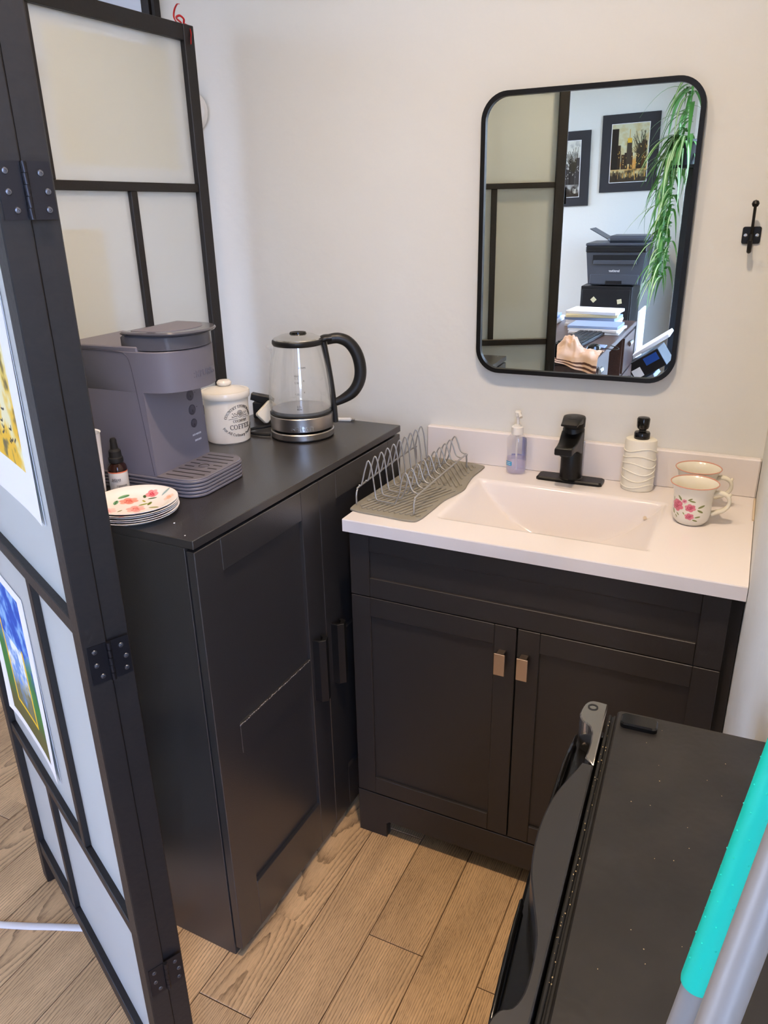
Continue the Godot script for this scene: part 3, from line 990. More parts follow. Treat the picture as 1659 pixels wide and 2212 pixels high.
# ---------------------------------------------------------------- small fridge
func fridge():
	var t := thing("mini_fridge", "black compact fridge with scooped door handle seen from above", "fridge", Vector3(-0.138, 0, 0.901), 0.0484)
	var s := S()
	span(s, Vector3(0.0, 0.03, 0.0), Vector3(0.40, 0.836, 0.48), 0.002)
	obj("body", s, M.fridge_black, t)
	s = S()
	slab(s, rrect(0.404, 0.484, 0.006, 3, Vector2(0.2, 0.24)), 0.8362, 0.841, 0.002)
	obj("top_plate", s, M.fridge_top, t)
	s = S()
	span(s, Vector3(-0.0125, 0.06, 0.004), Vector3(-0.0005, 0.832, 0.476))
	for k in 2: tube(s, [Vector3(-0.004 - k * 0.006, 0.834, 0.006), Vector3(-0.004 - k * 0.006, 0.834, 0.474)], 0.0022, 6)
	obj("gasket", s, M.rubber, t)
	# door slab
	s = S()
	slab(s, PackedVector2Array([Vector2(-0.013, -0.006), Vector2(-0.013, 0.486), Vector2(-0.042, 0.486), Vector2(-0.047, 0.478), Vector2(-0.049, 0.425), Vector2(-0.0532, 0.34), Vector2(-0.0562, 0.26), Vector2(-0.0555, 0.20), Vector2(-0.0530, 0.10), Vector2(-0.048, 0.0), Vector2(-0.042, -0.006)]), 0.06, 0.80, 0.003)
	var d := obj("door", s, M.fridge_black, t)
	# door cap with two finger pockets
	var out := []
	for q in [[-0.015, -0.006], [-0.034, -0.007], [-0.043, 0.004], [-0.0455, 0.026], [-0.040, 0.040], [-0.031, 0.046], [-0.0252, 0.062], [-0.0245, 0.09], [-0.0275, 0.118], [-0.038, 0.151], [-0.0485, 0.190], [-0.0525, 0.24], [-0.0485, 0.29], [-0.038, 0.327], [-0.0275, 0.362], [-0.0245, 0.39], [-0.0252, 0.418], [-0.031, 0.434], [-0.040, 0.440], [-0.0455, 0.454], [-0.043, 0.476], [-0.034, 0.487], [-0.015, 0.486]]:
		out.append(Vector2(q[0], q[1]))
	var sm := smooth_path(out, 3)
	for half in 2:
		var pg := PackedVector2Array()
		for q in sm:
			if (q.y <= 0.118) == (half == 0): pg.append(q)
		if half == 0: pg.append(Vector2(-0.015, 0.118))
		else: pg.append(Vector2(-0.015, 0.1185))
		s = S()
		slab(s, pg, 0.79, 0.843, 0.0015, true)
		obj(["cap_end", "door_cap"][half], s, [M.cap_end, M.cap_film][half], d)
	# pocket lips along the outer edge
	for k in 2:
		s = S()
		var path := []
		for i in 9:
			var u := i / 8.0
			var z: float = lerp(0.034, 0.175, u) if k == 0 else lerp(0.446, 0.305, u)
			path.append(Vector3(-0.0475 - 0.0055 * u, 0.806 + 0.010 * sin(u * PI), z))
		tube(s, path, 0.0045, 8, false, Vector2(0.6, 1.8))
		obj("pocket_lip", s, M.fridge_black, d)
	s = S()
	lathe(s, [Vector2(0.0065, 0.8425), Vector2(0.0065, 0.8437), Vector2(0.0045, 0.8437), Vector2(0.0035, 0.8415), Vector2(0, 0.8415)], 18, Transform3D(Basis(), Vector3(-0.032, 0, 0.008)))
	obj("hinge_hole", s, M.rubber, d)
	s = S()
	slab(s, rrect(0.044, 0.024, 0.006, 4, Vector2(0.026, 0.022)), 0.8405, 0.848, 0.002)
	obj("hinge_cover", s, M.gloss_black, t)
	# crumbs and dust specks lying on the seal and the top
	var r := RandomNumberGenerator.new()
	r.seed = 6
	s = S()
	for k in 46:
		bx(s, Vector3(-0.006 - r.randf() * 0.005, 0.8372, r.randf_range(0.02, 0.47)), Vector3.ONE * r.randf_range(0.0004, 0.0010), 0.0, Basis(Vector3(1, 1, 0).normalized(), r.randf() * 3))
	for k in 30:
		bx(s, Vector3(r.randf_range(0.01, 0.2), 0.8413, r.randf_range(0.02, 0.47)), Vector3(r.randf_range(0.0003, 0.0010), 0.0003, r.randf_range(0.0003, 0.0009)), 0.0, Basis(Vector3.UP, r.randf() * 3))
	var c := obj("crumbs", s, M.crumb)
	c.transform = t.transform
	tag(c, "pale crumbs and specks scattered over the black fridge top and door seal", "crumbs", "", "stuff")

# ---------------------------------------------------------------- things on the black cabinet
func cabinet_things():
	var top := 0.95
	coffee_maker(Vector3(-1.031, top, 0.6455), 1.6071)
	# canister
	var t := thing("canister", "cream stoneware coffee canister with knobbed lid on the black cabinet", "canister", Vector3(-1.135, top, 0.365), 1.257)
	var s := S()
	lathe(s, [Vector2(0, 0), Vector2(0.047, 0), Vector2(0.0495, 0.003), Vector2(0.0505, 0.02), Vector2(0.051, 0.098), Vector2(0.0505, 0.102), Vector2(0, 0.102)], 48)
	obj("jar", s, M.stoneware, t)
	s = S()
	lathe(s, [Vector2(0.048, 0.1025), Vector2(0.055, 0.1025), Vector2(0.0562, 0.105), Vector2(0.0562, 0.115), Vector2(0.0545, 0.118), Vector2(0.0515, 0.1175), Vector2(0.045, 0.119), Vector2(0.03, 0.124), Vector2(0.014, 0.1275), Vector2(0, 0.128)], 48)
	var lid := obj("lid", s, M.stoneware, t)
	s = S()
	lathe(s, [Vector2(0.010, 0.126), Vector2(0.012, 0.128), Vector2(0.0165, 0.132), Vector2(0.0168, 0.136), Vector2(0.013, 0.1405), Vector2(0.006, 0.1415), Vector2(0, 0.1415)], 28)
	obj("knob", s, M.stoneware, lid)
	var fx := func(y): return Transform3D(Basis(), Vector3(0, y, 0.0512))
	letters(t, "COUNTRY STONEWARE", 0.0062, M.ink, fx.call(0.087), true, false, 0.037, 0.0512)
	letters(t, "COUNTRY", 0.0058, M.ink, fx.call(0.0535), true, false, 0, 0.0512)
	letters(t, "COFFEE", 0.0105, M.ink, fx.call(0.040), true, false, 0, 0.0512)
	letters(t, "For All Culinary Purposes", 0.0062, M.ink, fx.call(0.020), false, false, -0.052, 0.0512)
	# small emblem: ring, sprigs and a ground line
	s = S()
	var ring := []
	for k in 20: ring.append(on_round(0.0515, TAU * 0 + cos(TAU * k / 20) * 0.0072, 0.0700 + sin(TAU * k / 20) * 0.0078))
	tube(s, ring, 0.00045, 5, true)
	for k in 3:
		var rr := []
		for q in 9: rr.append(on_round(0.0515, cos(q * 0.7 + k * 2) * (0.0015 + 0.0016 * k), 0.0700 + sin(q * 0.7 + k * 2) * (0.0018 + 0.0016 * k)))
		tube(s, rr, 0.0004, 4)
	for sg in [-1, 1]:
		tube(s, [on_round(0.0515, sg * 0.007, 0.0605), on_round(0.0515, sg * 0.018, 0.0600), on_round(0.0515, sg * 0.028, 0.0592)], 0.00035, 4)
		tube(s, smooth_path([on_round(0.0515, sg * 0.008, 0.064), on_round(0.0515, sg * 0.013, 0.0655), on_round(0.0515, sg * 0.019, 0.0635), on_round(0.0515, sg * 0.020, 0.066)], 3), 0.0005, 4)
		for q in 4: bx(s, on_round(0.0515, sg * (0.010 + q * 0.0028), 0.0690 + (q % 2) * 0.003), Vector3(0.0022, 0.0016, 0.0004), 0, Basis(Vector3.UP, sg * 0.25))
	obj("emblem", s, M.ink, t)
	# kettle and its base
	var K := Vector3(-0.992, top, 0.267)
	var hd := atan2(0.536, 0.844)   # handle direction: local x
	t = thing("kettle_base", "round black and steel power base under the glass kettle", "kettle base", K, hd)
	s = S()
	lathe(s, [Vector2(0, 0), Vector2(0.072, 0), Vector2(0.0745, 0.003), Vector2(0.0745, 0.005)], 48)
	obj("foot", s, M.black_plastic, t)
	s = S()
	lathe(s, [Vector2(0.0745, 0.005), Vector2(0.0748, 0.017), Vector2(0.073, 0.019), Vector2(0, 0.019)], 48)
	obj("steel_ring", s, M.steel, t)
	s = S()
	var B := Basis(Vector3.UP, hd).inverse()
	var path := []
	for p in [Vector3(-1.055, 0.955, 0.312), Vector3(-1.085, 0.955, 0.318), Vector3(-1.115, 0.955, 0.312), Vector3(-1.125, 0.956, 0.290), Vector3(-1.105, 0.957, 0.262), Vector3(-1.092, 0.958, 0.235), Vector3(-1.11, 0.958, 0.19), Vector3(-1.16, 0.958, 0.17)]: path.append(B * (p - K))
	tube(s, smooth_path(path, 5), 0.0036, 8)
	obj("cord", s, M.rubber, t)
	t = thing("electric_kettle", "glass electric kettle with black handle and steel band on the black cabinet", "kettle", K + Vector3(0, 0.0215, 0), hd)
	s = S()
	lathe(s, [Vector2(0, 0), Vector2(0.068, 0), Vector2(0.070, 0.002)], 48)
	obj("bottom_disc", s, M.black_plastic, t)
	s = S()
	lathe(s, [Vector2(0.0725, 0.0345), Vector2(0.0738, 0.0358), Vector2(0.0738, 0.0385), Vector2(0.0715, 0.040)], 48)
	obj("seal", s, M.black_plastic, t)
	s = S()
	lathe(s, [Vector2(0.070, 0.002), Vector2(0.0738, 0.0035), Vector2(0.0742, 0.033), Vector2(0.0725, 0.035)], 64)
	var band := obj("steel_band", s, M.steel, t)
	letters(band, "salton", 0.013, M.silver, Transform3D(Basis(Vector3.UP, deg_to_rad(-32.4 - rad_to_deg(hd) + 64.8)), Vector3.ZERO) * Transform3D(Basis(), Vector3(0, 0.012, 0.0742)), false, true, 0, 0.0742, 0.0012)
	s = S()
	lathe(s, [Vector2(0.0, 0.040), Vector2(0.060, 0.040), Vector2(0.066, 0.042), Vector2(0.068, 0.046), Vector2(0.062, 0.0475), Vector2(0.0, 0.048)], 48)
	obj("heating_plate", s, M.steel, t)
	s = S()
	var outer := [Vector2(0.0715, 0.040), Vector2(0.0735, 0.052), Vector2(0.0742, 0.068), Vector2(0.0735, 0.09), Vector2(0.071, 0.115), Vector2(0.0665, 0.145), Vector2(0.0605, 0.170), Vector2(0.0555, 0.190), Vector2(0.0545, 0.196)]
	lathe(s, outer, 64)
	var inner := []
	for i in range(outer.size() - 1, -1, -1): inner.append(outer[i] - Vector2(0.0025, 0))
	lathe(s, inner, 64)
	var gl := obj("glass_body", s, M.glass, t)
	s = S()
	# pouring lip opposite the handle
	for k in 10:
		var a0 := PI + (k - 5) * 0.09
		var a1 := PI + (k - 4) * 0.09
		for q in 4:
			var pp := []
			for e in [[a0, q], [a1, q], [a1, q + 1], [a0, q + 1]]:
				var u: float = 1.0 - pow(abs(e[0] - PI) / 0.45, 2.0)
				var v: float = e[1] / 4.0
				var rr: float = lerp(0.0615, 0.0555, v) + 0.019 * u * v * v
				pp.append(Vector3(cos(e[0]) * rr, lerp(0.165, 0.188, v) + 0.003 * u * v, sin(e[0]) * rr))
			s.set_smooth_group(2)
			poly(s, pp, pp[0])
	obj("spout", s, M.glass, gl)
	# volume marks
	var mk := func(txt, y, ang, hh):
		var rr := 0.0745 if y < 0.09 else (0.0722 if y < 0.125 else 0.066)
		letters(t, txt, hh, M.ink, Transform3D(Basis(Vector3.UP, ang), Vector3.ZERO) * Transform3D(Basis(), Vector3(0, y, rr)), false, false, 0, rr, 0.0002, "mark")
	var front := deg_to_rad(32.4) - hd
	for q in [["MAX", 0.132, -0.10, 0.0042], ["1.7L", 0.126, -0.10, 0.0042], ["1.5L", 0.118, -0.10, 0.0042], ["1.0L", 0.092, -0.10, 0.0042], ["0.5L", 0.064, -0.06, 0.0042], ["MIN", 0.058, -0.06, 0.0042], ["8 CUPS", 0.150, 0.1, 0.0036], ["6", 0.122, 0.12, 0.0036], ["4", 0.096, 0.12, 0.0036]]: mk.call(q[0], q[1], front + q[2], q[3])
	s = S()
	lathe(s, [Vector2(0.050, 0.191), Vector2(0.0565, 0.1925), Vector2(0.0588, 0.197), Vector2(0.0582, 0.2025), Vector2(0.056, 0.205), Vector2(0.0, 0.205)], 48)
	tube(s, smooth_path([Vector3(0.048, 0.198, 0), Vector3(0.062, 0.204, 0), Vector3(0.078, 0.205, 0)], 4), [0.010, 0.012, 0.013, 0.014, 0.014, 0.0135, 0.013, 0.013, 0.013], 12, false, Vector2(1.3, 0.62))
	lid = obj("lid", s, M.black_plastic, t)
	s = S()
	lathe(s, [Vector2(0.0555, 0.205), Vector2(0.0545, 0.2075), Vector2(0.040, 0.2135), Vector2(0.020, 0.2160), Vector2(0.0, 0.2165)], 48)
	obj("lid_plate", s, M.silver, lid)
	s = S()
	lathe(s, [Vector2(0.020, 0.2155), Vector2(0.018, 0.2205), Vector2(0.012, 0.2185), Vector2(0.0, 0.2175)], 28, Transform3D(Basis().scaled(Vector3(1, 1, 0.75)), Vector3(0.002, 0, 0)))
	obj("lid_button", s, M.gloss_black, lid)
	s = S()
	var hp := smooth_path([Vector3(0.066, 0.200, 0), Vector3(0.092, 0.203, 0), Vector3(0.116, 0.193, 0), Vector3(0.134, 0.168, 0), Vector3(0.142, 0.135, 0), Vector3(0.139, 0.104, 0), Vector3(0.124, 0.078, 0), Vector3(0.100, 0.062, 0), Vector3(0.076, 0.052, 0)], 5)
	var hr := []
	for i in hp.size():
		var u := float(i) / (hp.size() - 1)
		hr.append(0.0125 + 0.0035 * sin(u * PI) - 0.003 * smoothstep(0.75, 1.0, u))
	tube(s, hp, hr, 14, false, Vector2(0.85, 0.9))
	var st := []
	for i in 12: st.append(Vector3(lerp(0.0785, 0.0585, pow(i / 11.0, 1.6)), lerp(0.008, 0.200, i / 11.0), 0))
	tube(s, st, 0.0095, 10, false, Vector2(1.35, 0.75))
	obj("handle", s, M.black_plastic, t)
	# plug adapter and black plug lying behind
	t = thing("plug_adapter", "cream white plug adapter lying between the canister and the kettle", "adapter", Vector3(-1.125, top, 0.215), 0.5)
	s = S()
	prism(s, rrect(0.052, 0.036, 0.006, 4), -0.013, 0.0, Transform3D(), -0.002)
	prism(s, rrect(0.052, 0.036, 0.006, 4), 0.0006, 0.013, Transform3D(), -0.002)
	var pa := obj("housing", s, M.cream_plastic, t)
	pa.transform = Transform3D(Basis(Vector3(0, 0, 1), 0.75) * Basis(Vector3.UP, 0.4), Vector3(0, 0.032, 0))
	t = thing("black_plug", "black power plug lying behind the canister against the wall", "plug", Vector3(-1.175, top, 0.165), 0.35)
	s = S()
	prism(s, PackedVector2Array([Vector2(-0.028, -0.008), Vector2(0.020, -0.010), Vector2(0.030, -0.004), Vector2(0.030, 0.006), Vector2(0.016, 0.012), Vector2(-0.028, 0.009)]), -0.011, 0.011, Transform3D(Basis(Vector3(0, 0, 1), -0.25), Vector3(0, 0.050, 0)), -0.002)
	span(s, Vector3(-0.024, 0.0, -0.010), Vector3(0.02, 0.043, 0.010), 0.003)
	obj("housing", s, M.black_plastic, t)
	t = thing("phone_charger", "small white charger tip lying behind the kettle handle", "charger", Vector3(-0.965, top, 0.118), 0.3)
	s = S()
	span(s, Vector3(-0.03, 0.0, -0.006), Vector3(0.022, 0.008, 0.006), 0.0025)
	obj("body", s, M.white_plastic, t)
	obj("connector", box1(Vector3(0.022, 0.0015, -0.0042), Vector3(0.031, 0.0055, 0.0042), 0.0008), M.silver, t)
	# dropper bottle
	t = thing("dropper_bottle", "small amber dropper bottle with black rubber top beside the coffee maker", "bottle", Vector3(-1.097, top, 0.757), 0.84)
	t.scale = Vector3(1.03, 1.06, 1.03)
	s = S()
	lathe(s, [Vector2(0, 0), Vector2(0.0155, 0), Vector2(0.017, 0.002), Vector2(0.017, 0.050), Vector2(0.0155, 0.056), Vector2(0.011, 0.0605), Vector2(0.0095, 0.063), Vector2(0, 0.063)], 28)
	obj("glass", s, M.amber, t)
	s = S()
	lathe(s, [Vector2(0.0172, 0.008), Vector2(0.0172, 0.046)], 28)
	var lb := obj("label", s, M.label_paper, t)
	s = S()
	lathe(s, [Vector2(0.01725, 0.0445), Vector2(0.01725, 0.0465)], 28)
	obj("label_band", s, M.label_orange, lb)
	letters(lb, "StFrancis", 0.0033, M.ink, Transform3D(Basis(), Vector3(-0.002, 0.0335, 0.0174)), true, true, 0, 0.0174, 0.0002)
	letters(lb, "HERB FARM", 0.0016, M.ink, Transform3D(Basis(), Vector3(-0.002, 0.0305, 0.0174)), false, false, 0, 0.0174, 0.0002)
	letters(lb, "Oréganum", 0.0036, M.ink, Transform3D(Basis(), Vector3(0.001, 0.0215, 0.0174)), true, false, 0, 0.0174, 0.0002)
	letters(lb, "Huile 1:3", 0.0034, M.ink, Transform3D(Basis(), Vector3(0.001, 0.0165, 0.0174)), true, false, 0, 0.0174, 0.0002)
	s = S()
	lathe(s, [Vector2(0.0125, 0.0615), Vector2(0.0130, 0.063), Vector2(0.0130, 0.070), Vector2(0.0112, 0.0715), Vector2(0.0108, 0.082), Vector2(0.0092, 0.084)], 24)
	lathe(s, [Vector2(0.0092, 0.084), Vector2(0.0068, 0.086), Vector2(0.0058, 0.097), Vector2(0.0060, 0.101), Vector2(0.0045, 0.1045), Vector2(0, 0.1055)], 20)
	obj("dropper_cap", s, M.rubber, t)
	# white cup mostly hidden behind the screen post
	t = thing("paper_cup", "white ribbed cup peeking out beside the folding screen post", "cup", Vector3(-1.102, top, 0.822))
	s = S()
	lathe(s, [Vector2(0, 0), Vector2(0.025, 0), Vector2(0.031, 0.135), Vector2(0.0325, 0.137), Vector2(0.0305, 0.135), Vector2(0.024, 0.003), Vector2(0, 0.003)], 36)
	obj("wall", s, M.paper, t)
	# stack of paper plates
	var im := Image.create(256, 256, false, Image.FORMAT_RGB8)
	im.fill(Color(0.95, 0.925, 0.905))
	rose(im, 150, 92, 28, Color(0.96, 0.66, 0.58), Color(0.88, 0.33, 0.28))
	rose(im, 96, 150, 27, Color(0.97, 0.74, 0.70), Color(0.88, 0.45, 0.42))
	rose(im, 214, 132, 20, Color(0.95, 0.62, 0.62), Color(0.80, 0.22, 0.30))
	rose(im, 60, 78, 26, Color(0.97, 0.82, 0.80), Color(0.93, 0.62, 0.62))
	rose(im, 190, 206, 16, Color(0.97, 0.85, 0.78), Color(0.95, 0.66, 0.50))
	rose(im, 40, 190, 22, Color(0.96, 0.70, 0.66), Color(0.86, 0.40, 0.40))
	for q in [[128, 62, 18, -0.4, Color(0.36, 0.58, 0.40)], [176, 58, 18, 0.5, Color(0.40, 0.62, 0.42)], [188, 150, 13, 0.8, Color(0.25, 0.35, 0.18)], [196, 118, 13, -0.6, Color(0.28, 0.38, 0.2)], [134, 152, 14, 0.6, Color(0.58, 0.62, 0.22)], [146, 166, 14, -0.2, Color(0.45, 0.5, 0.18)], [120, 196, 14, 1.2, Color(0.62, 0.64, 0.3)], [160, 138, 10, -0.9, Color(0.72, 0.68, 0.25)], [224, 176, 16, 0.3, Color(0.68, 0.78, 0.78)], [70, 114, 9, 0.2, Color(0.6, 0.56, 0.4)]]: leaf_mark(im, q[0], q[1], q[2], q[3], q[4])
	var pm := printed("plate_print", im, 0.25)
	for k in 6:
		var where := ["lowest", "second from the bottom", "third from the bottom", "third from the top", "second from the top", "topmost"][k] as String
		t = thing("paper_plate", "white floral paper plate, %s of the stack on the black cabinet" % where, "plate", Vector3(-0.994 + 0.001 * sin(k * 2.0), top + k * 0.0036, 0.828 + 0.001 * cos(k * 3.0)), 0.35 * k, "paper plates stacked on the cabinet")
		s = S()
		var R := 0.074
		lathe(s, [Vector2(0, 0), Vector2(0.050, 0), Vector2(0.058, 0.004), Vector2(R, 0.0115), Vector2(R + 0.001, 0.0115), Vector2(R + 0.0012, 0.0122)], 56)
		obj("underside", s, M.paper, t)
		s = S()
		var pr := [Vector2(R + 0.0012, 0.0122), Vector2(R, 0.0125), Vector2(0.058, 0.0056), Vector2(0.050, 0.0016), Vector2(0.03, 0.0014), Vector2(0, 0.0014)]
		s.set_smooth_group(1)
		for i in pr.size() - 1:
			for q in 56:
				var pts := []
				var uvs := []
				for e in [[i, q], [i + 1, q], [i + 1, q + 1], [i, q + 1]]:
					var p: Vector2 = pr[e[0]]
					var a: float = TAU * e[1] / 56.0
					pts.append(Vector3(p.x * cos(a), p.y, p.x * sin(a)))
					uvs.append(Vector2(0.5 + 0.49 * p.x / R * cos(a), 0.5 + 0.49 * p.x / R * sin(a)))
				poly(s, pts, Vector3.UP, uvs)
		obj("printed_face", s, pm, t)
	for q in [[-0.905, 0.832, 0.0022, "tiny white crumb on the black cabinet in front of the paper plates"], [-0.852, 0.868, 0.0018, "tiny white crumb near the front corner of the black cabinet top"]]:
		s = S()
		bx(s, Vector3(0, q[2] * 0.25, 0), Vector3(q[2] * 1.3, q[2] * 0.5, q[2]), 0.0003, Basis(Vector3.UP, 0.6))
		tag(obj("crumb", s, M.paper, self, Vector3(q[0], top, q[1])), q[3], "crumb", "crumbs on the cabinet top")

func on_round(r: float, x: float, y: float) -> Vector3:
	return Vector3(sin(x / r) * r, y, cos(x / r) * r)

func coffee_maker(at: Vector3, turn: float):
	# local z is the front, local x the far side; z = 0 is the face behind the cup stand
	var t := thing("coffee_maker", "grey single-cup coffee maker with ribbed drip tray on the black cabinet", "coffee maker", at, turn)
	var hw := 0.0825
	var foot := func(grow: float, front: float, back: float) -> PackedVector2Array:
		var pg := PackedVector2Array()
		for k in 9:   # rounded front corners
			var a := PI / 2 * k / 8.0
			pg.append(Vector2(hw + grow - 0.035 + sin(a) * 0.035, front + grow - 0.035 + cos(a) * 0.035))
		pg.append(Vector2(hw + grow, back - grow))
		pg.append(Vector2(-hw - grow, back - grow))
		for k in 9:
			var a := PI / 2 * k / 8.0
			pg.append(Vector2(-hw - grow + 0.035 - cos(a) * 0.035, front + grow - 0.035 + sin(a) * 0.035))
		return pg
	var s := S()
	for k in 5:
		slab(s, foot.call(0.0022, 0.090, -0.185), 0.0015 + k * 0.0068, 0.0015 + k * 0.0068 + 0.0054, -0.0014, true)
	slab(s, foot.call(-0.001, 0.090, -0.185), 0.001, 0.0345)
	obj("ribbed_base", s, M.maker, t)
	# drip tray plate with slots
	s = S()
	slab(s, foot.call(0.001, 0.090, 0.0), 0.0345, 0.037, 0.001, true)
	var tray := obj("drip_tray", s, M.maker, t)
	for k in 8:
		var x := -0.066 + k * 0.0188
		if abs(x) < 0.012:
			obj("slot", box1(Vector3(x - 0.0016, 0.0366, 0.008), Vector3(x + 0.0016, 0.0373, 0.030)), M.maker_dark, tray)
			obj("slot", box1(Vector3(x - 0.0016, 0.0366, 0.062), Vector3(x + 0.0016, 0.0373, 0.082)), M.maker_dark, tray)
		else:
			obj("slot", box1(Vector3(x - 0.0016, 0.0366, 0.008), Vector3(x + 0.0016, 0.0373, 0.082 - 0.012 * float(abs(x) > 0.05))), M.maker_dark, tray)
	s = S()
	lathe(s, [Vector2(0.0, 0.0362), Vector2(0.0085, 0.0362), Vector2(0.0095, 0.0374), Vector2(0.0105, 0.0374)], 20, Transform3D(Basis(), Vector3(0, 0, 0.046)))
	obj("drain_hole", s, M.maker_dark, tray)
	# column and head: the front face leans a little
	s = S()
	var lean := 0.006
	var col := [Vector3(-hw, 0.0345, 0.0), Vector3(hw, 0.0345, 0.0), Vector3(hw, 0.1955, -lean), Vector3(-hw, 0.1955, -lean)]
	poly(s, col, Vector3(0, 0, 1))
	for sg in [-1.0, 1.0]:
		poly(s, [Vector3(sg * hw, 0.0345, 0), Vector3(sg * hw, 0.1948, -lean), Vector3(sg * hw, 0.1948, -0.185), Vector3(sg * hw, 0.0345, -0.185)], Vector3(sg, 0, 0))
	poly(s, [Vector3(-hw, 0.0345, -0.185), Vector3(hw, 0.0345, -0.185), Vector3(hw, 0.276, -0.185), Vector3(-hw, 0.276, -0.185)], Vector3(0, 0, -1))
	obj("column", s, M.maker, t)
	s = S()
	var head := func(w: float, front: float, back: float) -> PackedVector2Array:
		var pg := PackedVector2Array([Vector2(-w, back), Vector2(-w, -0.015)])
		for k in 25:
			var a := PI * k / 24.0
			pg.append(Vector2(-cos(a) * w, -0.012 + (front + 0.012) * pow(sin(a), 0.72)))
		pg.append(Vector2(w, -0.015))
		pg.append(Vector2(w, back))
		return pg
	slab(s, head.call(hw, 0.070, -0.185), 0.195, 0.268, 0.0015, true)
	slab(s, head.call(hw - 0.001, -0.0061, -0.184), 0.268, 0.2765, 0.002, true)
	obj("head", s, M.maker, t)
	# seams of the water tank along the sides
	for sg in [-1.0, 1.0]:
		s = S()
		tube(s, smooth_path([Vector3(sg * hw, 0.268, -0.175), Vector3(sg * hw, 0.267, -0.06), Vector3(sg * hw, 0.262, -0.036), Vector3(sg * hw, 0.246, -0.028), Vector3(sg * hw, 0.20, -0.022), Vector3(sg * hw, 0.037, -0.006)], 5), 0.0008, 5)
		obj("seam", s, M.maker_line, t)
	s = S()
	slab(s, head.call(hw - 0.004, 0.072, -0.045), 0.270, 0.295, 0.003, true)
	var lid := obj("lid", s, M.maker_gloss, t)
	s = S()
	slab(s, head.call(hw - 0.002, 0.086, -0.043), 0.2955, 0.3015, -0.0025, true)
	obj("lid_handle", s, M.maker_gloss, lid)
	s = S()
	slab(s, head.call(hw - 0.016, 0.058, -0.03), 0.3015, 0.3025, 0.0005, true)
	obj("lid_inset", s, M.maker, lid)
	# buttons
	var face := func(y): return -lean * (y - 0.0345) / 0.1655
	for k in 3:
		var y: float = [0.163, 0.134, 0.107][k]
		var r: float = [0.0092, 0.0092, 0.0078][k]
		s = S()
		lathe(s, [Vector2(r + 0.0012, 0), Vector2(r + 0.0012, 0.0008), Vector2(r, 0.0003), Vector2(r - 0.0012, 0.001), Vector2(0, 0.001)], 26, Transform3D(Basis(Vector3.RIGHT, PI / 2), Vector3(0.046, y, face.call(y))))
		var b := obj("button", s, M.maker_line, t)
		letters(b, ["8", "6", "o"][k], 0.0045, M.maker_dark, Transform3D(Basis(), Vector3(0.046, y - 0.002, face.call(y) + 0.0011)), false, true, 0, 0, 0.0002, "symbol")
		if k < 2:
			s = S()
			lathe(s, [Vector2(0.0009, 0), Vector2(0.0009, 0.0004), Vector2(0, 0.0004)], 8, Transform3D(Basis(Vector3.RIGHT, PI / 2), Vector3(0.0615, y + 0.003, face.call(y))))
			obj("indicator", s, M.maker_dark, t)
	letters(t, "ADD WATER", 0.0036, M.white_ink, Transform3D(Basis(), Vector3(0.050, 0.084, face.call(0.084) + 0.0002)), false, true, 0, 0, 0.0002)
	letters(t, "DESCALE", 0.0036, M.white_ink, Transform3D(Basis(), Vector3(0.052, 0.072, face.call(0.072) + 0.0002)), false, true, 0, 0, 0.0002)
	# raised name across the head
	letters(t, ":KEURIG", 0.0125, M.maker, Transform3D(Basis(), Vector3(0.004, 0.222, 0.0708)), false, false, 0, 0.13, 0.0016)

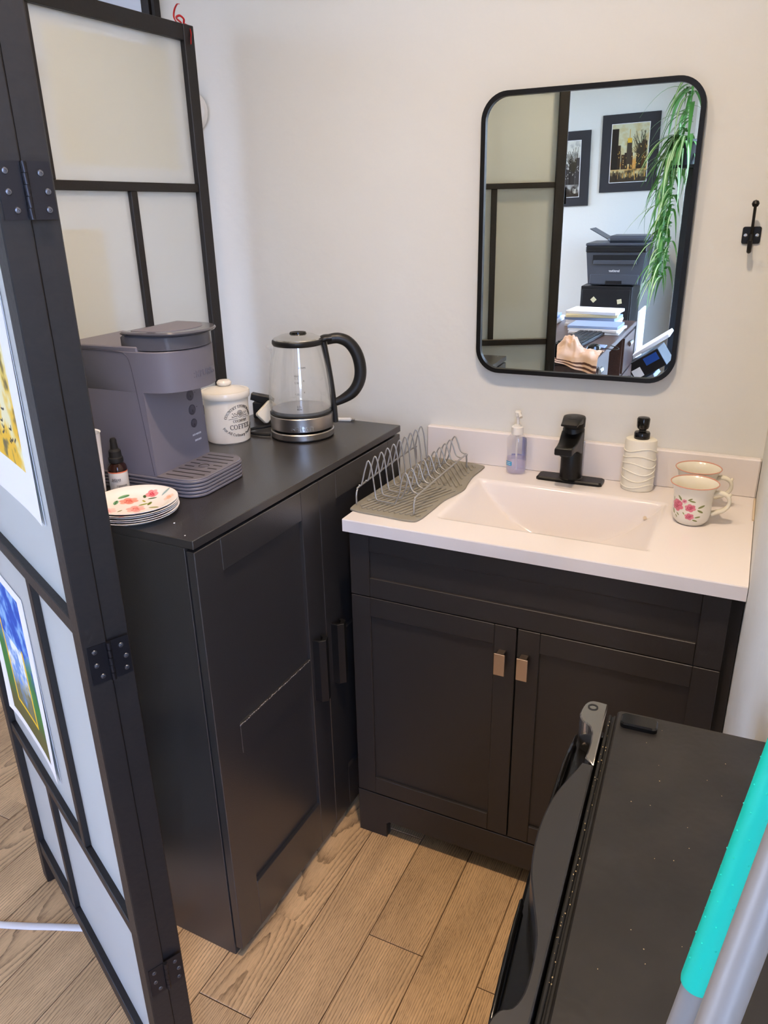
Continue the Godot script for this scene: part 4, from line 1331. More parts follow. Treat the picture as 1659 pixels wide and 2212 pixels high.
# ---------------------------------------------------------------- things on the sink top
func vanity_things():
	var top := 0.8463
	# drying mat
	var yaw := 0.0
	var t := thing("drying_mat", "grey ribbed silicone drying mat on the left of the sink top", "drying mat", Vector3(0, top, 0))
	var edge := smooth_path([Vector2(-0.770, 0.432), Vector2(-0.700, 0.437), Vector2(-0.640, 0.440), Vector2(-0.622, 0.425), Vector2(-0.618, 0.36), Vector2(-0.616, 0.30), Vector2(-0.606, 0.255), Vector2(-0.600, 0.215), Vector2(-0.606, 0.175), Vector2(-0.612, 0.12), Vector2(-0.610, 0.055), Vector2(-0.620, 0.036), Vector2(-0.69, 0.026), Vector2(-0.758, 0.0215), Vector2(-0.772, 0.030), Vector2(-0.776, 0.10), Vector2(-0.782, 0.30), Vector2(-0.786, 0.41)], 4, true)
	var s := S()
	slab(s, PackedVector2Array(edge), 0.0003, 0.0045, 0.0012, true)
	obj("base", s, M.mat_silicone, t)
	s = S()
	var zone := func(p: Vector2, back: bool) -> bool:
		return p.x > -0.768 and p.x < -0.628 + (0.014 if p.y > 0.18 and p.y < 0.27 else 0.0) and (p.y > 0.045 and p.y < 0.215 if back else p.y > 0.235 and p.y < 0.418)
	for back in [true, false]:
		var dir := Vector2(0.53, 0.85) if back else Vector2(0.36, -0.93)
		var nrm := Vector2(-dir.y, dir.x)
		for k in range(-22, 23):
			var o := Vector2(-0.70, 0.13 if back else 0.33) + nrm * k * 0.0118
			var a := 1e9
			var b := -1e9
			for q in range(-130, 131):
				var u := q * 0.0015
				if zone.call(o + dir * u, back):
					a = min(a, u)
					b = max(b, u)
			if b - a > 0.012:
				var p0 := o + dir * a
				var p1 := o + dir * b
				var c := (p0 + p1) / 2
				bx(s, Vector3(c.x, 0.0056, c.y), Vector3(p0.distance_to(p1), 0.0034, 0.0058), 0.0012, Basis(Vector3.UP, -atan2(dir.y, dir.x)))
	obj("ridges", s, M.mat_silicone, t)
	# wire dish rack
	t = thing("dish_rack", "small grey wire dish rack standing on the drying mat", "dish rack", Vector3(0, top + 0.0074, 0))
	for q in [[-0.779, 0.404, -0.787, 0.062], [-0.640, 0.412, -0.645, 0.078]]:
		s = S()
		var lean := 0.004
		tube(s, smooth_path([Vector3(q[0], 0, q[1]), Vector3(q[0], 0.02, q[1]), Vector3(q[0], 0.031, q[1] - 0.006), Vector3(q[0], 0.035, q[1] - 0.02), Vector3((q[0] + q[2]) / 2, 0.036, (q[1] + q[3]) / 2), Vector3(q[2], 0.035, q[3] + 0.015), Vector3(q[2], 0.028, q[3] + 0.003), Vector3(q[2], 0.0, q[3])], 5), 0.0021, 8)
		obj("side_rail", s, M.wire, t)
	for k in 10:
		var z := 0.382 - k * 0.0335
		var xl := -0.7797 - k * 0.0007
		var xr := -0.6405 - k * 0.0004
		s = S()
		var pts := [Vector3(xl, 0.038, z + 0.008), Vector3(xl + 0.006, 0.040, z + 0.006), Vector3(xl + 0.012, 0.072, z), Vector3(xl + 0.019, 0.092, z - 0.003), Vector3(xl + 0.026, 0.074, z - 0.004), Vector3(xl + 0.032, 0.030, z - 0.004), Vector3(xl + 0.036, 0.010, z - 0.002), Vector3(xl + 0.046, 0.0055, z), Vector3((xl + xr) / 2 + 0.008, 0.0055, z + 0.002), Vector3(xr - 0.055, 0.008, z + 0.002), Vector3(xr - 0.046, 0.030, z), Vector3(xr - 0.041, 0.062, z - 0.003), Vector3(xr - 0.033, 0.075, z - 0.004), Vector3(xr - 0.025, 0.062, z - 0.002), Vector3(xr - 0.017, 0.042, z), Vector3(xr - 0.006, 0.036, z + 0.002), Vector3(xr, 0.037, z + 0.003)]
		tube(s, smooth_path(pts, 4), 0.0018, 7)
		obj("wire", s, M.wire, t)
	# hand soap bottle with clear body
	t = thing("soap_bottle", "clear plastic hand soap bottle with white pump and blue label", "bottle", Vector3(-0.529, top, 0.0515), 0.15)
	var oval := Transform3D(Basis().scaled(Vector3(1, 1, 0.68)), Vector3.ZERO)
	s = S()
	var pf := [Vector2(0, 0.0006), Vector2(0.019, 0.0006), Vector2(0.0225, 0.003), Vector2(0.0235, 0.012), Vector2(0.0225, 0.045), Vector2(0.0235, 0.075), Vector2(0.0225, 0.088), Vector2(0.017, 0.0955), Vector2(0.0125, 0.098), Vector2(0.0125, 0.101)]
	lathe(s, pf, 36, oval)
	obj("body", s, M.clear_plastic, t)
	s = S()
	lathe(s, [Vector2(0, 0.003), Vector2(0.0185, 0.003), Vector2(0.0212, 0.006), Vector2(0.0222, 0.013), Vector2(0.0213, 0.042), Vector2(0.0, 0.042)], 32, oval)
	obj("soap", s, M.gel, t)
	s = S()
	lathe(s, [Vector2(0.0228, 0.044), Vector2(0.0232, 0.060), Vector2(0.0236, 0.076), Vector2(0.0226, 0.088)], 14, oval, PI * 1.66, PI * 2.0)
	lathe(s, [Vector2(0.0230, 0.031), Vector2(0.0226, 0.044)], 14, oval, PI * 1.30, PI * 2.0)
	obj("back_label", s, M.label_blue, t)
	s = S()
	lathe(s, [Vector2(0.0236, 0.022), Vector2(0.0232, 0.032)], 8, oval, PI * 0.62, PI * 0.95)
	var fl := obj("front_label", s, M.label_cyan, t)
	s = S()
	for y in [0.0245, 0.0285]: lathe(s, [Vector2(0.0237, y), Vector2(0.0236, y + 0.0012)], 8, oval, PI * 0.66, PI * 0.92)
	obj("print_line", s, M.white_ink, fl)
	s = S()
	lathe(s, [Vector2(0.0012, 0.008), Vector2(0.0024, 0.008), Vector2(0.0024, 0.10)], 10)
	obj("dip_tube", s, M.frosted_white, t)
	s = S()
	lathe(s, [Vector2(0.0135, 0.0975), Vector2(0.0142, 0.0985), Vector2(0.0142, 0.1155), Vector2(0.0125, 0.117), Vector2(0.010, 0.117), Vector2(0, 0.117)], 30)
	obj("collar", s, M.white_plastic, t)
	s = S()
	lathe(s, [Vector2(0.0095, 0.117), Vector2(0.0085, 0.120), Vector2(0.0045, 0.1225), Vector2(0.0042, 0.140), Vector2(0.0075, 0.142), Vector2(0.008, 0.151), Vector2(0.006, 0.154), Vector2(0, 0.1545)], 24)
	tube(s, smooth_path([Vector3(0, 0.148, 0), Vector3(0.005, 0.148, 0.010), Vector3(0.009, 0.143, 0.018)], 4), 0.0042, 10)
	obj("pump_head", s, M.frosted_white, t)
	# faucet
	t = thing("faucet", "matte black single-lever faucet behind the sink", "faucet", Vector3(-0.396, top, 0.056))
	s = S()
	slab(s, PackedVector2Array([Vector2(-0.076, -0.018), Vector2(-0.07, -0.0225), Vector2(0, -0.0245), Vector2(0.07, -0.0225), Vector2(0.076, -0.018), Vector2(0.076, 0.018), Vector2(0.07, 0.0225), Vector2(0, 0.0245), Vector2(-0.07, 0.0225), Vector2(-0.076, 0.018)]), 0.0003, 0.0085, 0.003)
	obj("deck_plate", s, M.black_metal, t)
	s = S()
	lathe(s, [Vector2(0.028, 0.0085), Vector2(0.0255, 0.011), Vector2(0.0245, 0.03), Vector2(0.0245, 0.126), Vector2(0.0235, 0.1275), Vector2(0.0235, 0.1295), Vector2(0.0, 0.1295)], 36)
	obj("column", s, M.black_metal, t)
	# spout: sections from the column to the tip [z, y low, y high, half width]
	s = S()
	loft(s, [[-0.004, 0.066, 0.124, 0.0242], [0.016, 0.072, 0.122, 0.0238], [0.032, 0.080, 0.114, 0.0228], [0.050, 0.086, 0.106, 0.0215], [0.072, 0.0875, 0.1035, 0.0203], [0.094, 0.087, 0.1035, 0.0195], [0.0965, 0.0885, 0.1025, 0.019]])
	lathe(s, [Vector2(0.0, 0.084), Vector2(0.0095, 0.084), Vector2(0.0105, 0.089)], 18, Transform3D(Basis(), Vector3(0, 0, 0.083)))
	obj("spout", s, M.black_metal, t)
	s = S()
	lathe(s, [Vector2(0.0235, 0.130), Vector2(0.0248, 0.1315), Vector2(0.0252, 0.1515), Vector2(0.024, 0.154), Vector2(0.0, 0.1555)], 36)
	loft(s, [[-0.002, 0.139, 0.1552, 0.0235], [0.018, 0.141, 0.1545, 0.0225], [0.036, 0.1435, 0.151, 0.020], [0.052, 0.1425, 0.1475, 0.0185], [0.0545, 0.143, 0.147, 0.018]])
	obj("lever", s, M.black_metal, t)
	# cream dispenser with wavy ribs
	t = thing("soap_dispenser", "cream ceramic soap dispenser with wavy ribs and black pump", "dispenser", Vector3(-0.246, top, 0.0545))
	var ov2 := Transform3D(Basis().scaled(Vector3(1, 1, 0.78)), Vector3.ZERO)
	s = S()
	lathe(s, [Vector2(0, 0.0005), Vector2(0.033, 0.0005), Vector2(0.0348, 0.003), Vector2(0.0352, 0.02), Vector2(0.0340, 0.113), Vector2(0.033, 0.117), Vector2(0.030, 0.1185), Vector2(0, 0.1185)], 44, ov2)
	var bd := obj("body", s, M.ceramic, t)
	for k in 6:
		s = S()
		var ring := []
		for q in 40:
			var a := TAU * q / 40.0
			var y := 0.012 + k * 0.0165 + 0.0042 * sin(a * 2.0 + k * 1.1) + 0.0016 * sin(a * 3.0 + k)
			var rr: float = lerp(0.0352, 0.0342, y / 0.11)
			ring.append(ov2 * Vector3(cos(a) * rr, y, sin(a) * rr))
		tube(s, ring, 0.0016, 6, true)
		obj("rib", s, M.ceramic, bd)
	s = S()
	lathe(s, [Vector2(0.0165, 0.1187), Vector2(0.017, 0.120), Vector2(0.017, 0.131), Vector2(0.0155, 0.1335), Vector2(0.009, 0.1345), Vector2(0.0075, 0.138), Vector2(0.0095, 0.140), Vector2(0.0118, 0.1415), Vector2(0.0132, 0.146), Vector2(0.0138, 0.1625), Vector2(0.012, 0.1655), Vector2(0, 0.1675)], 32)
	tube(s, [Vector3(0, 0.155, 0.006), Vector3(-0.002, 0.155, 0.016)], 0.0055, 10, false, Vector2(0.6, 1))
	obj("pump", s, M.gloss_black, t)
	# two flowered mugs
	var im := Image.create(512, 256, false, Image.FORMAT_RGB8)
	im.fill(Color(0.90, 0.885, 0.84))
	var p1 := Color(0.86, 0.45, 0.55)
	var p2 := Color(0.66, 0.20, 0.32)
	# u = 0.5 looks at the camera; v runs from foot (0) to rim and over the inside
	rose(im, 186, 138, 33, Color(0.84, 0.40, 0.50), p2)
	rose(im, 192, 120, 16, p1, p2)
	rose(im, 250, 138, 23, p1, p2)
	rose(im, 250, 190, 20, p1, p2)
	rose(im, 222, 104, 12, Color(0.92, 0.66, 0.72), p2)
	for q in [[200, 90, 15, 1.0], [256, 98, 13, 0.2], [246, 88, 11, -0.7], [297, 128, 16, -0.5], [294, 156, 15, 0.6], [285, 190, 12, -0.3], [276, 212, 12, 0.4], [166, 180, 16, 1.2], [196, 188, 9, 0.8], [186, 204, 9, 1.1], [224, 176, 7, 1.0], [160, 110, 13, 1.4]]: leaf_mark(im, q[0], q[1], q[2], q[3], Color(0.50, 0.53, 0.29))
	var mm := printed("mug_print", im, 0.16)
	mm.clearcoat_enabled = true
	mm.clearcoat = 0.5
	var rim := mat("mug_rim", Color(0.80, 0.56, 0.48), 0.25)
	var glaze := mat("mug_glaze", Color(0.895, 0.875, 0.81), 0.16)
	for k in 2:
		t = thing("mug", ["cream mug with pink roses, nearer of the two on the sink top", "cream mug with a pink rim standing behind the rose mug by the backsplash"][k], "mug", [Vector3(-0.1175, top, 0.2125), Vector3(-0.119, top, 0.112)][k], deg_to_rad(2.6), "cream mugs on the sink top")
		s = S()
		var pr := [Vector2(0, 0.0005), Vector2(0.026, 0.0005), Vector2(0.0285, 0.002), Vector2(0.034, 0.010), Vector2(0.0362, 0.022), Vector2(0.0365, 0.045), Vector2(0.0368, 0.058), Vector2(0.039, 0.070), Vector2(0.0435, 0.080), Vector2(0.0458, 0.0835)]
		mug_wall(s, pr)
		obj("body", s, mm, t)
		s = S()
		lathe(s, [Vector2(0.0442, 0.0830), Vector2(0.0405, 0.079), Vector2(0.036, 0.069), Vector2(0.034, 0.055), Vector2(0.0335, 0.02), Vector2(0.029, 0.008), Vector2(0, 0.005)], 44)
		obj("inside", s, glaze, t)
		s = S()
		lathe(s, [Vector2(0.0458, 0.0832), Vector2(0.0462, 0.0842), Vector2(0.0452, 0.0850), Vector2(0.0442, 0.0840), Vector2(0.0442, 0.0828)], 44)
		obj("rim_band", s, rim, t)
		s = S()
		var hp := smooth_path([Vector3(0.035, 0.062, 0), Vector3(0.046, 0.067, 0), Vector3(0.058, 0.065, 0), Vector3(0.066, 0.056, 0), Vector3(0.066, 0.043, 0), Vector3(0.058, 0.032, 0), Vector3(0.046, 0.026, 0), Vector3(0.037, 0.022, 0)], 5)
		var hr := []
		for i in hp.size(): hr.append(0.0052 + 0.0014 * abs(cos(PI * i / (hp.size() - 1))))
		tube(s, hp, hr, 10, false, Vector2(1.25, 0.75))
		tube(s, [Vector3(0.063, 0.060, 0), Vector3(0.0685, 0.0675, 0)], [0.0048, 0.0022], 8)
		var h := obj("handle", s, glaze, t)

func mug_wall(s, prof: Array):
	# u = 0.5 at local +z turned towards the camera; v = 1 - height / 0.09
	var segs := 56
	for i in prof.size() - 1:
		s.set_smooth_group(1)
		for k in segs:
			var pts := []
			var uvs := []
			for e in [[i, k], [i + 1, k], [i + 1, k + 1], [i, k + 1]]:
				var p: Vector2 = prof[e[0]]
				var a: float = TAU * e[1] / segs - PI
				pts.append(Vector3(p.x * sin(a), p.y, p.x * cos(a)))
				uvs.append(Vector2(0.5 + a / TAU, 1.0 - p.y / 0.09))
			var mid: Vector3 = (pts[0] + pts[2]) / 2
			poly(s, pts, Vector3(mid.x, -0.001 if i < 1 else 0.0, mid.z), uvs)
	s.set_smooth_group(-1)

func loft(s, secs: Array):
	# rounded-rectangle sections along z
	var rings := []
	for q in secs:
		var ring := []
		var hh: float = (q[2] - q[1]) / 2
		for p in rrect(q[3] * 2, q[2] - q[1], min(0.003, hh * 0.8), 3): ring.append(Vector3(p.x, p.y + q[1] + hh, q[0]))
		rings.append(ring)
	var n: int = rings[0].size()
	for i in rings.size() - 1:
		s.set_smooth_group(20)
		for k in n:
			var j := (k + 1) % n
			var c: Vector3 = (rings[i][k] + rings[i][j]) / 2
			var m: Vector3 = Vector3(0, (secs[i][1] + secs[i][2]) / 2, secs[i][0])
			poly(s, [rings[i][k], rings[i][j], rings[i + 1][j], rings[i + 1][k]], c - m)
	s.set_smooth_group(-1)
	poly(s, rings[0], Vector3(0, 0, -1))
	poly(s, rings[-1], Vector3(0, 0, 1))

# ---------------------------------------------------------------- on the walls
func wall_things():
	var t := thing("wall_hook", "black iron double coat hook screwed to the wall right of the mirror", "hook", Vector3(-0.0875, 1.385, 0))
	var s := S()
	prism(s, rrect(0.034, 0.032, 0.004, 3, Vector2(0, -0.001)), 0.0003, 0.004, Transform3D(), 0.001)
	obj("plate", s, M.black_metal, t)
	s = S()
	tube(s, smooth_path([Vector3(0, -0.006, 0.004), Vector3(0, 0.010, 0.008), Vector3(0, 0.030, 0.018), Vector3(0.0, 0.048, 0.030), Vector3(0.0, 0.055, 0.034)], 5), 0.0042, 10, false, Vector2(1.0, 0.7))
	lathe(s, [Vector2(0, -0.007), Vector2(0.005, -0.005), Vector2(0.007, 0), Vector2(0.005, 0.005), Vector2(0, 0.007)], 16, Transform3D(Basis(), Vector3(0, 0.057, 0.035)))
	tube(s, smooth_path([Vector3(0, 0.002, 0.005), Vector3(0, -0.012, 0.008), Vector3(0, -0.026, 0.014), Vector3(0, -0.030, 0.024), Vector3(0, -0.022, 0.032), Vector3(0, -0.010, 0.033)], 5), 0.0045, 10)
	obj("hook", s, M.black_metal, t)
	for x in [-0.0105, 0.0105]:
		s = S()
		lathe(s, [Vector2(0.0036, 0.0), Vector2(0.0034, 0.0008), Vector2(0.0016, 0.0012), Vector2(0.0014, 0.0003), Vector2(0, 0.0003)], 14, Transform3D(Basis(Vector3.RIGHT, PI / 2), Vector3(x, -0.001, 0.004)))
		obj("screw", s, M.silver, t)
	# framed picture above the screen, white sensor beside the screen post
	t = thing("wall_frame", "pale picture in a ribbed dark frame showing above the folding screen", "picture", Vector3(-1.80, 2.12, 0))
	s = S()
	for k in 4:
		var g := 0.0125 * k
		ring_prism(s, rrect(0.592 - 2 * g, 0.65 - 2 * g, 0.002, 1), rrect(0.592 - 2 * g - 0.018, 0.65 - 2 * g - 0.018, 0.002, 1), 0.001, [0.022, 0.028, 0.024, 0.016][k])
	obj("frame", s, M.screen_wood, t)
	var im := Image.create(64, 64, false, Image.FORMAT_RGB8)
	im.fill(Color(0.84, 0.88, 0.93))
	im.fill_rect(Rect2i(44, 0, 1, 64), Color(0.25, 0.28, 0.32))
	im.fill_rect(Rect2i(0, 40, 44, 24), Color(0.74, 0.78, 0.80))
	s = S()
	sheet(s, 0.50, 0.56, 0.008)
	obj("picture_sheet", s, printed("pale_print", im, 0.2), t)
	t = thing("wall_sensor", "white rounded sensor on the wall half hidden by the folding screen post", "sensor", Vector3(-1.432, 1.688, 0.0))
	s = S()
	lathe(s, [Vector2(0.0, -0.0), Vector2(0.040, 0.0), Vector2(0.047, 0.004), Vector2(0.044, 0.014), Vector2(0.030, 0.024), Vector2(0.0, 0.028)], 24, Transform3D(Basis(Vector3.RIGHT, PI / 2), Vector3.ZERO))
	obj("housing", s, M.white_plastic, t)

# ---------------------------------------------------------------- mop handles in front
func mop_poles():
	# [foot, top, radius], grey poles leaning by the fridge; the first has a teal grip
	var A := Vector3(-0.0292, 0.965, 1.3878)
	var B := Vector3(-0.0048, 1.1368, 1.3587)
	var dir := (B - A).normalized()
	var ft := A - dir * (A.y / dir.y)
	var t := thing("mop", "grey mop pole with dotted teal grip leaning by the fridge", "mop", ft)
	var up := Basis(Quaternion(Vector3.UP, dir))
	var xf := Transform3D(up, Vector3.ZERO)
	var L := 1.30
	var g0 := (Vector3(-0.0248, 0.996, 1.3826) - ft).dot(dir)
	var s := S()
	lathe(s, [Vector2(0, 0.05), Vector2(0.0075, 0.05), Vector2(0.0075, g0 + 0.02), Vector2(0, g0 + 0.02)], 24, xf)
	obj("pole", s, M.pole_grey, t)
	s = S()
	lathe(s, [Vector2(0.0075, g0), Vector2(0.0088, g0), Vector2(0.0094, g0 + 0.003), Vector2(0.0096, g0 + 0.17), Vector2(0.0085, g0 + 0.225), Vector2(0.005, g0 + 0.245), Vector2(0, g0 + 0.246)], 32, xf)
	var gr := obj("grip", s, M.teal, t)
	s = S()
	for i in 12:
		for k in 7:
			var a := TAU * (k + 0.5 * (i % 2)) / 7.0
			var y := g0 + 0.02 + i * 0.0155
			bx(s, xf * Vector3(cos(a) * 0.0094, y, sin(a) * 0.0094), Vector3.ONE * 0.0013, 0.0005, up * Basis(Vector3.UP, -a))
	obj("grip_dots", s, M.teal, gr)
	s = S()
	lathe(s, [Vector2(0, 0.002), Vector2(0.05, 0.004), Vector2(0.055, 0.02), Vector2(0.02, 0.05), Vector2(0.0, 0.055)], 24)
	obj("mop_head", s, M.pole_grey, t)
	# thicker plain pole
	A = Vector3(-0.0175, 1.0722, 1.4621)
	B = Vector3(-0.0058, 1.1485, 1.4407)
	dir = (B - A).normalized()
	ft = A - dir * (A.y / dir.y)
	t = thing("broom_pole", "plain thick grey pole standing in front of the teal-gripped mop", "broom", ft)
	up = Basis(Quaternion(Vector3.UP, dir))
	xf = Transform3D(up, Vector3.ZERO)
	s = S()
	lathe(s, [Vector2(0, 0.03), Vector2(0.009, 0.03), Vector2(0.009, 1.24), Vector2(0.006, 1.25), Vector2(0, 1.25)], 28, xf)
	obj("pole", s, M.pole_grey, t)
	s = S()
	span(s, Vector3(-0.06, 0, -0.02), Vector3(0.06, 0.04, 0.02), 0.006)
	obj("broom_head", s, M.pole_grey, t)

# ---------------------------------------------------------------- the room behind the camera, seen in the mirror
func city_print(w: int, h: int, seed: int, warm: bool) -> Image:
	var im := Image.create(w, h, false, Image.FORMAT_RGB8)
	var r := RandomNumberGenerator.new()
	r.seed = seed
	var n := noise(seed, 0.03, 4)
	for y in h:
		for x in w:
			var t := float(y) / h
			var v := n.get_noise_2d(x, y)
			var c := Color(0.78, 0.78, 0.66).lerp(Color(0.72, 0.62, 0.40), clamp(t + v, 0, 1)) if warm else Color(0.82, 0.82, 0.78).lerp(Color(0.5, 0.5, 0.5), clamp(t + v, 0, 1))
			if warm: c = c.lerp(Color(0.85, 0.52, 0.14), clamp((t - 0.55) * 6.0, 0, 1) * clamp((0.82 - t) * 8.0, 0, 1) * clamp(0.8 + v * 2.0, 0, 1))
			c = c.lerp(Color(0.16, 0.13, 0.10), clamp((t - 0.80) * 9.0 + v * 1.4, 0, 0.9))
			im.set_pixel(x, y, c)
	var dark := Color(0.12, 0.10, 0.09)
	for k in 16:   # blocks of houses
		var x := r.randi_range(0, w - 14)
		var top := int(h * r.randf_range(0.35, 0.6)) + int(abs(x - w * 0.5) * -0.25)
		im.fill_rect(Rect2i(x, max(top, 4), r.randi_range(6, 16), int(h * 0.78) - top), dark.lerp(Color(0.5, 0.32, 0.12) if warm else Color(0.6, 0.6, 0.6), r.randf() * 0.6))
		for q in 4: im.fill_rect(Rect2i(x + r.randi_range(1, 6), max(top, 4) + r.randi_range(3, 40), 2, 3), Color(0.9, 0.75, 0.4) if warm else Color(0.8, 0.8, 0.76))
	im.fill_rect(Rect2i(int(w * 0.82), int(h * 0.08), int(w * 0.18), int(h * 0.7)), dark)
	if warm:   # one tall building with a lit crown
		im.fill_rect(Rect2i(int(w * 0.44), int(h * 0.30), int(w * 0.14), int(h * 0.40)), Color(0.25, 0.21, 0.17))
		im.fill_rect(Rect2i(int(w * 0.45), int(h * 0.25), int(w * 0.12), int(h * 0.08)), Color(0.85, 0.68, 0.22))
		im.fill_rect(Rect2i(int(w * 0.505), int(h * 0.10), 2, int(h * 0.16)), Color(0.75, 0.60, 0.3))
	for k in 40:   # bare branches
		var p := Vector2(w * 0.18 + r.randf_range(-14, 26), h * r.randf_range(0.1, 0.5))
		stroke(im, [Vector2(w * 0.14, h * 0.55), p.lerp(Vector2(w * 0.14, h * 0.55), 0.4) + Vector2(r.randf_range(-6, 6), 0), p], 0.6, Color(0.20, 0.18, 0.12), 0.7)
	for k in 26:   # wet street reflections
		var x := r.randi_range(2, w - 4)
		im.fill_rect(Rect2i(x, int(h * r.randf_range(0.80, 0.9)), r.randi_range(1, 3), int(h * 0.09)), dark if k % 2 else (Color(0.80, 0.62, 0.3) if warm else Color(0.85, 0.85, 0.8)))
	return im

func far_room():
	# two prints in dark mats
	for q in [[-1.078, 1.765, 0.425, 0.545, true, "city print in warm gold tones in a wide black mat, beside the hanging plant"], [-1.585, 1.665, 0.425, 0.545, false, "grey city print in a wide black mat, left of the golden one"]]:
		var t := thing("matted_print", q[5], "picture", Vector3(q[0], q[1], 4.899))
		t.rotation = Vector3(0, PI, -0.02)
		obj("mat_board", box1(Vector3(-q[2] / 2, -q[3] / 2, 0), Vector3(q[2] / 2, q[3] / 2, 0.012), 0.001), M.mat_board, t)
		obj("white_edge", box1(Vector3(-0.141, -0.207, 0.0115), Vector3(0.141, 0.207, 0.0128)), M.paper, t)
		var s := S()
		sheet(s, 0.274, 0.406, 0.0006)
		obj("print", s, printed("city_%s" % q[4], city_print(112, 166, 61 if q[4] else 62, q[4]), 0.35), t, Vector3(0, 0, 0.0128))
	# printer on its stand
	var t := thing("printer_stand", "black cabinet under the printer with two square stickers", "cabinet", Vector3(-1.09, 0, 4.66))
	obj("body", box1(Vector3(-0.192, 0, -0.225), Vector3(0.192, 0.824, 0.225), 0.003), M.box_black, t)
	obj("front_panel", box1(Vector3(-0.180, 0.05, -0.232), Vector3(0.180, 0.80, -0.225), 0.002), M.box_black, t)
	for q in [[-0.105, 0.715, 0.2], [0.090, 0.725, 0.785]]:
		var s := S()
		bx(s, Vector3(-q[0], q[1], -0.2335), Vector3(0.034, 0.034, 0.003), 0.001, Basis(Vector3(0, 0, 1), q[2]))
		obj("sticker", s, M.paper_cream, t)
	t = thing("printer", "dark grey office printer with document feeder standing on the black cabinet", "printer", Vector3(-1.045, 0.8245, 4.64))
	var s := S()
	# front looks along -z; a body that narrows towards its foot
	taper(s, Vector3(0, 0.01, 0.0), Vector2(0.385, 0.36), Vector2(0.435, 0.39), 0.235)
	for x in [-0.15, 0.15]: span(s, Vector3(x - 0.02, 0, -0.12), Vector3(x + 0.02, 0.012, 0.12))
	obj("body", s, M.printer_grey, t)
	obj("control_strip", box1(Vector3(-0.222, 0.246, -0.205), Vector3(0.222, 0.290, 0.19), 0.006), M.printer_dark, t)
	s = S()
	span(s, Vector3(-0.226, 0.290, -0.200), Vector3(0.226, 0.312, 0.195), 0.006)
	span(s, Vector3(-0.07, 0.312, -0.185), Vector3(0.226, 0.362, 0.12), 0.018)
	obj("document_feeder", s, M.printer_grey, t)
	s = S()
	bx(s, Vector3(-0.135, 0.372, -0.05), Vector3(0.17, 0.006, 0.22), 0.001, Basis(Vector3(0, 0, 1), -0.5))
	obj("feeder_tray", s, M.printer_grey, t)
	obj("paper_slot", box1(Vector3(-0.165, 0.165, -0.2015), Vector3(0.165, 0.228, -0.185)), M.printer_dark, t)
	obj("slot_tongue", box1(Vector3(-0.16, 0.160, -0.206), Vector3(0.16, 0.190, -0.19), 0.003), M.printer_grey, t)
	obj("paper_drawer", box1(Vector3(-0.180, 0.015, -0.190), Vector3(0.180, 0.085, -0.178), 0.003), M.printer_grey, t)
	obj("drawer_grip", box1(Vector3(-0.06, 0.016, -0.1915), Vector3(0.06, 0.04, -0.1895)), M.printer_dark, t)
	letters(t, "brother", 0.016, M.white_ink, Transform3D(Basis(Vector3.UP, PI), Vector3(0.0, 0.112, -0.1965)), false, true)
	# desk
	t = thing("desk", "dark brown office desk with drawer pedestals and silver pulls", "desk", Vector3(-0.698, 0, 1.98))
	obj("desk_top", box1(Vector3(-0.80, 0.715, 0), Vector3(0, 0.742, 1.30), 0.003), M.desk_wood, t)
	obj("back_pedestal", box1(Vector3(-0.45, 0.0, 0.86), Vector3(-0.012, 0.714, 1.28), 0.002), M.desk_wood, t)
	obj("front_pedestal", box1(Vector3(-0.78, 0.0, 0.02), Vector3(-0.012, 0.714, 0.42), 0.002), M.desk_wood, t)
	for y in [0.055, 0.275, 0.495]:
		var d := obj("drawer", box1(Vector3(-0.012, y, 0.875), Vector3(-0.001, y + 0.205, 1.265), 0.002), M.desk_wood, t)
		s = S()
		tube(s, [Vector3(0.008, y + 0.15, 1.02), Vector3(0.008, y + 0.15, 1.12)], 0.014, 10, false, Vector2(0.6, 1))
		obj("drawer_pull", s, M.silver, d)
		d = obj("drawer", box1(Vector3(-0.77, y, 0.009), Vector3(-0.02, y + 0.205, 0.02), 0.002), M.desk_wood, t)
	s = S()
	tube(s, [Vector3(0.0, 0.665, 0.08), Vector3(0.0, 0.665, 0.15)], 0.016, 10, false, Vector2(0.7, 1))
	obj("side_pull", s, M.silver, t)
	var dt := 0.7422
	# keyboard
	t = thing("keyboard", "black computer keyboard lying on the desk behind the towel", "keyboard", Vector3(-0.885, dt, 2.50), 0.10)
	obj("case", box1(Vector3(-0.075, 0, -0.21), Vector3(0.075, 0.016, 0.21), 0.004), M.black_plastic, t)
	for i in 5:
		for j in 15:
			var w := 0.024
			obj("key", key_mesh(), M.printer_dark, t, Vector3(-0.052 + i * 0.026, 0.0185, -0.182 + j * 0.026))
	t = thing("computer_mouse", "black computer mouse beside the towel on the desk", "mouse", Vector3(-0.760, dt, 2.205), 0.4)
	s = S()
	lathe(s, [Vector2(0.030, 0), Vector2(0.032, 0.006), Vector2(0.026, 0.024), Vector2(0.012, 0.033), Vector2(0, 0.034)], 20, Transform3D(Basis().scaled(Vector3(1, 1, 1.6)), Vector3.ZERO))
	obj("shell", s, M.gloss_black, t)
	s = S()
	tube(s, smooth_path([Vector3(0.02, 0.01, 0.04), Vector3(0.09, 0.006, 0.06), Vector3(0.07, 0.004, 0.12), Vector3(0.0, 0.003, 0.16)], 5), 0.002, 6)
	obj("cord", s, M.rubber, t)
	# papers in heaps
	var r := RandomNumberGenerator.new()
	r.seed = 15
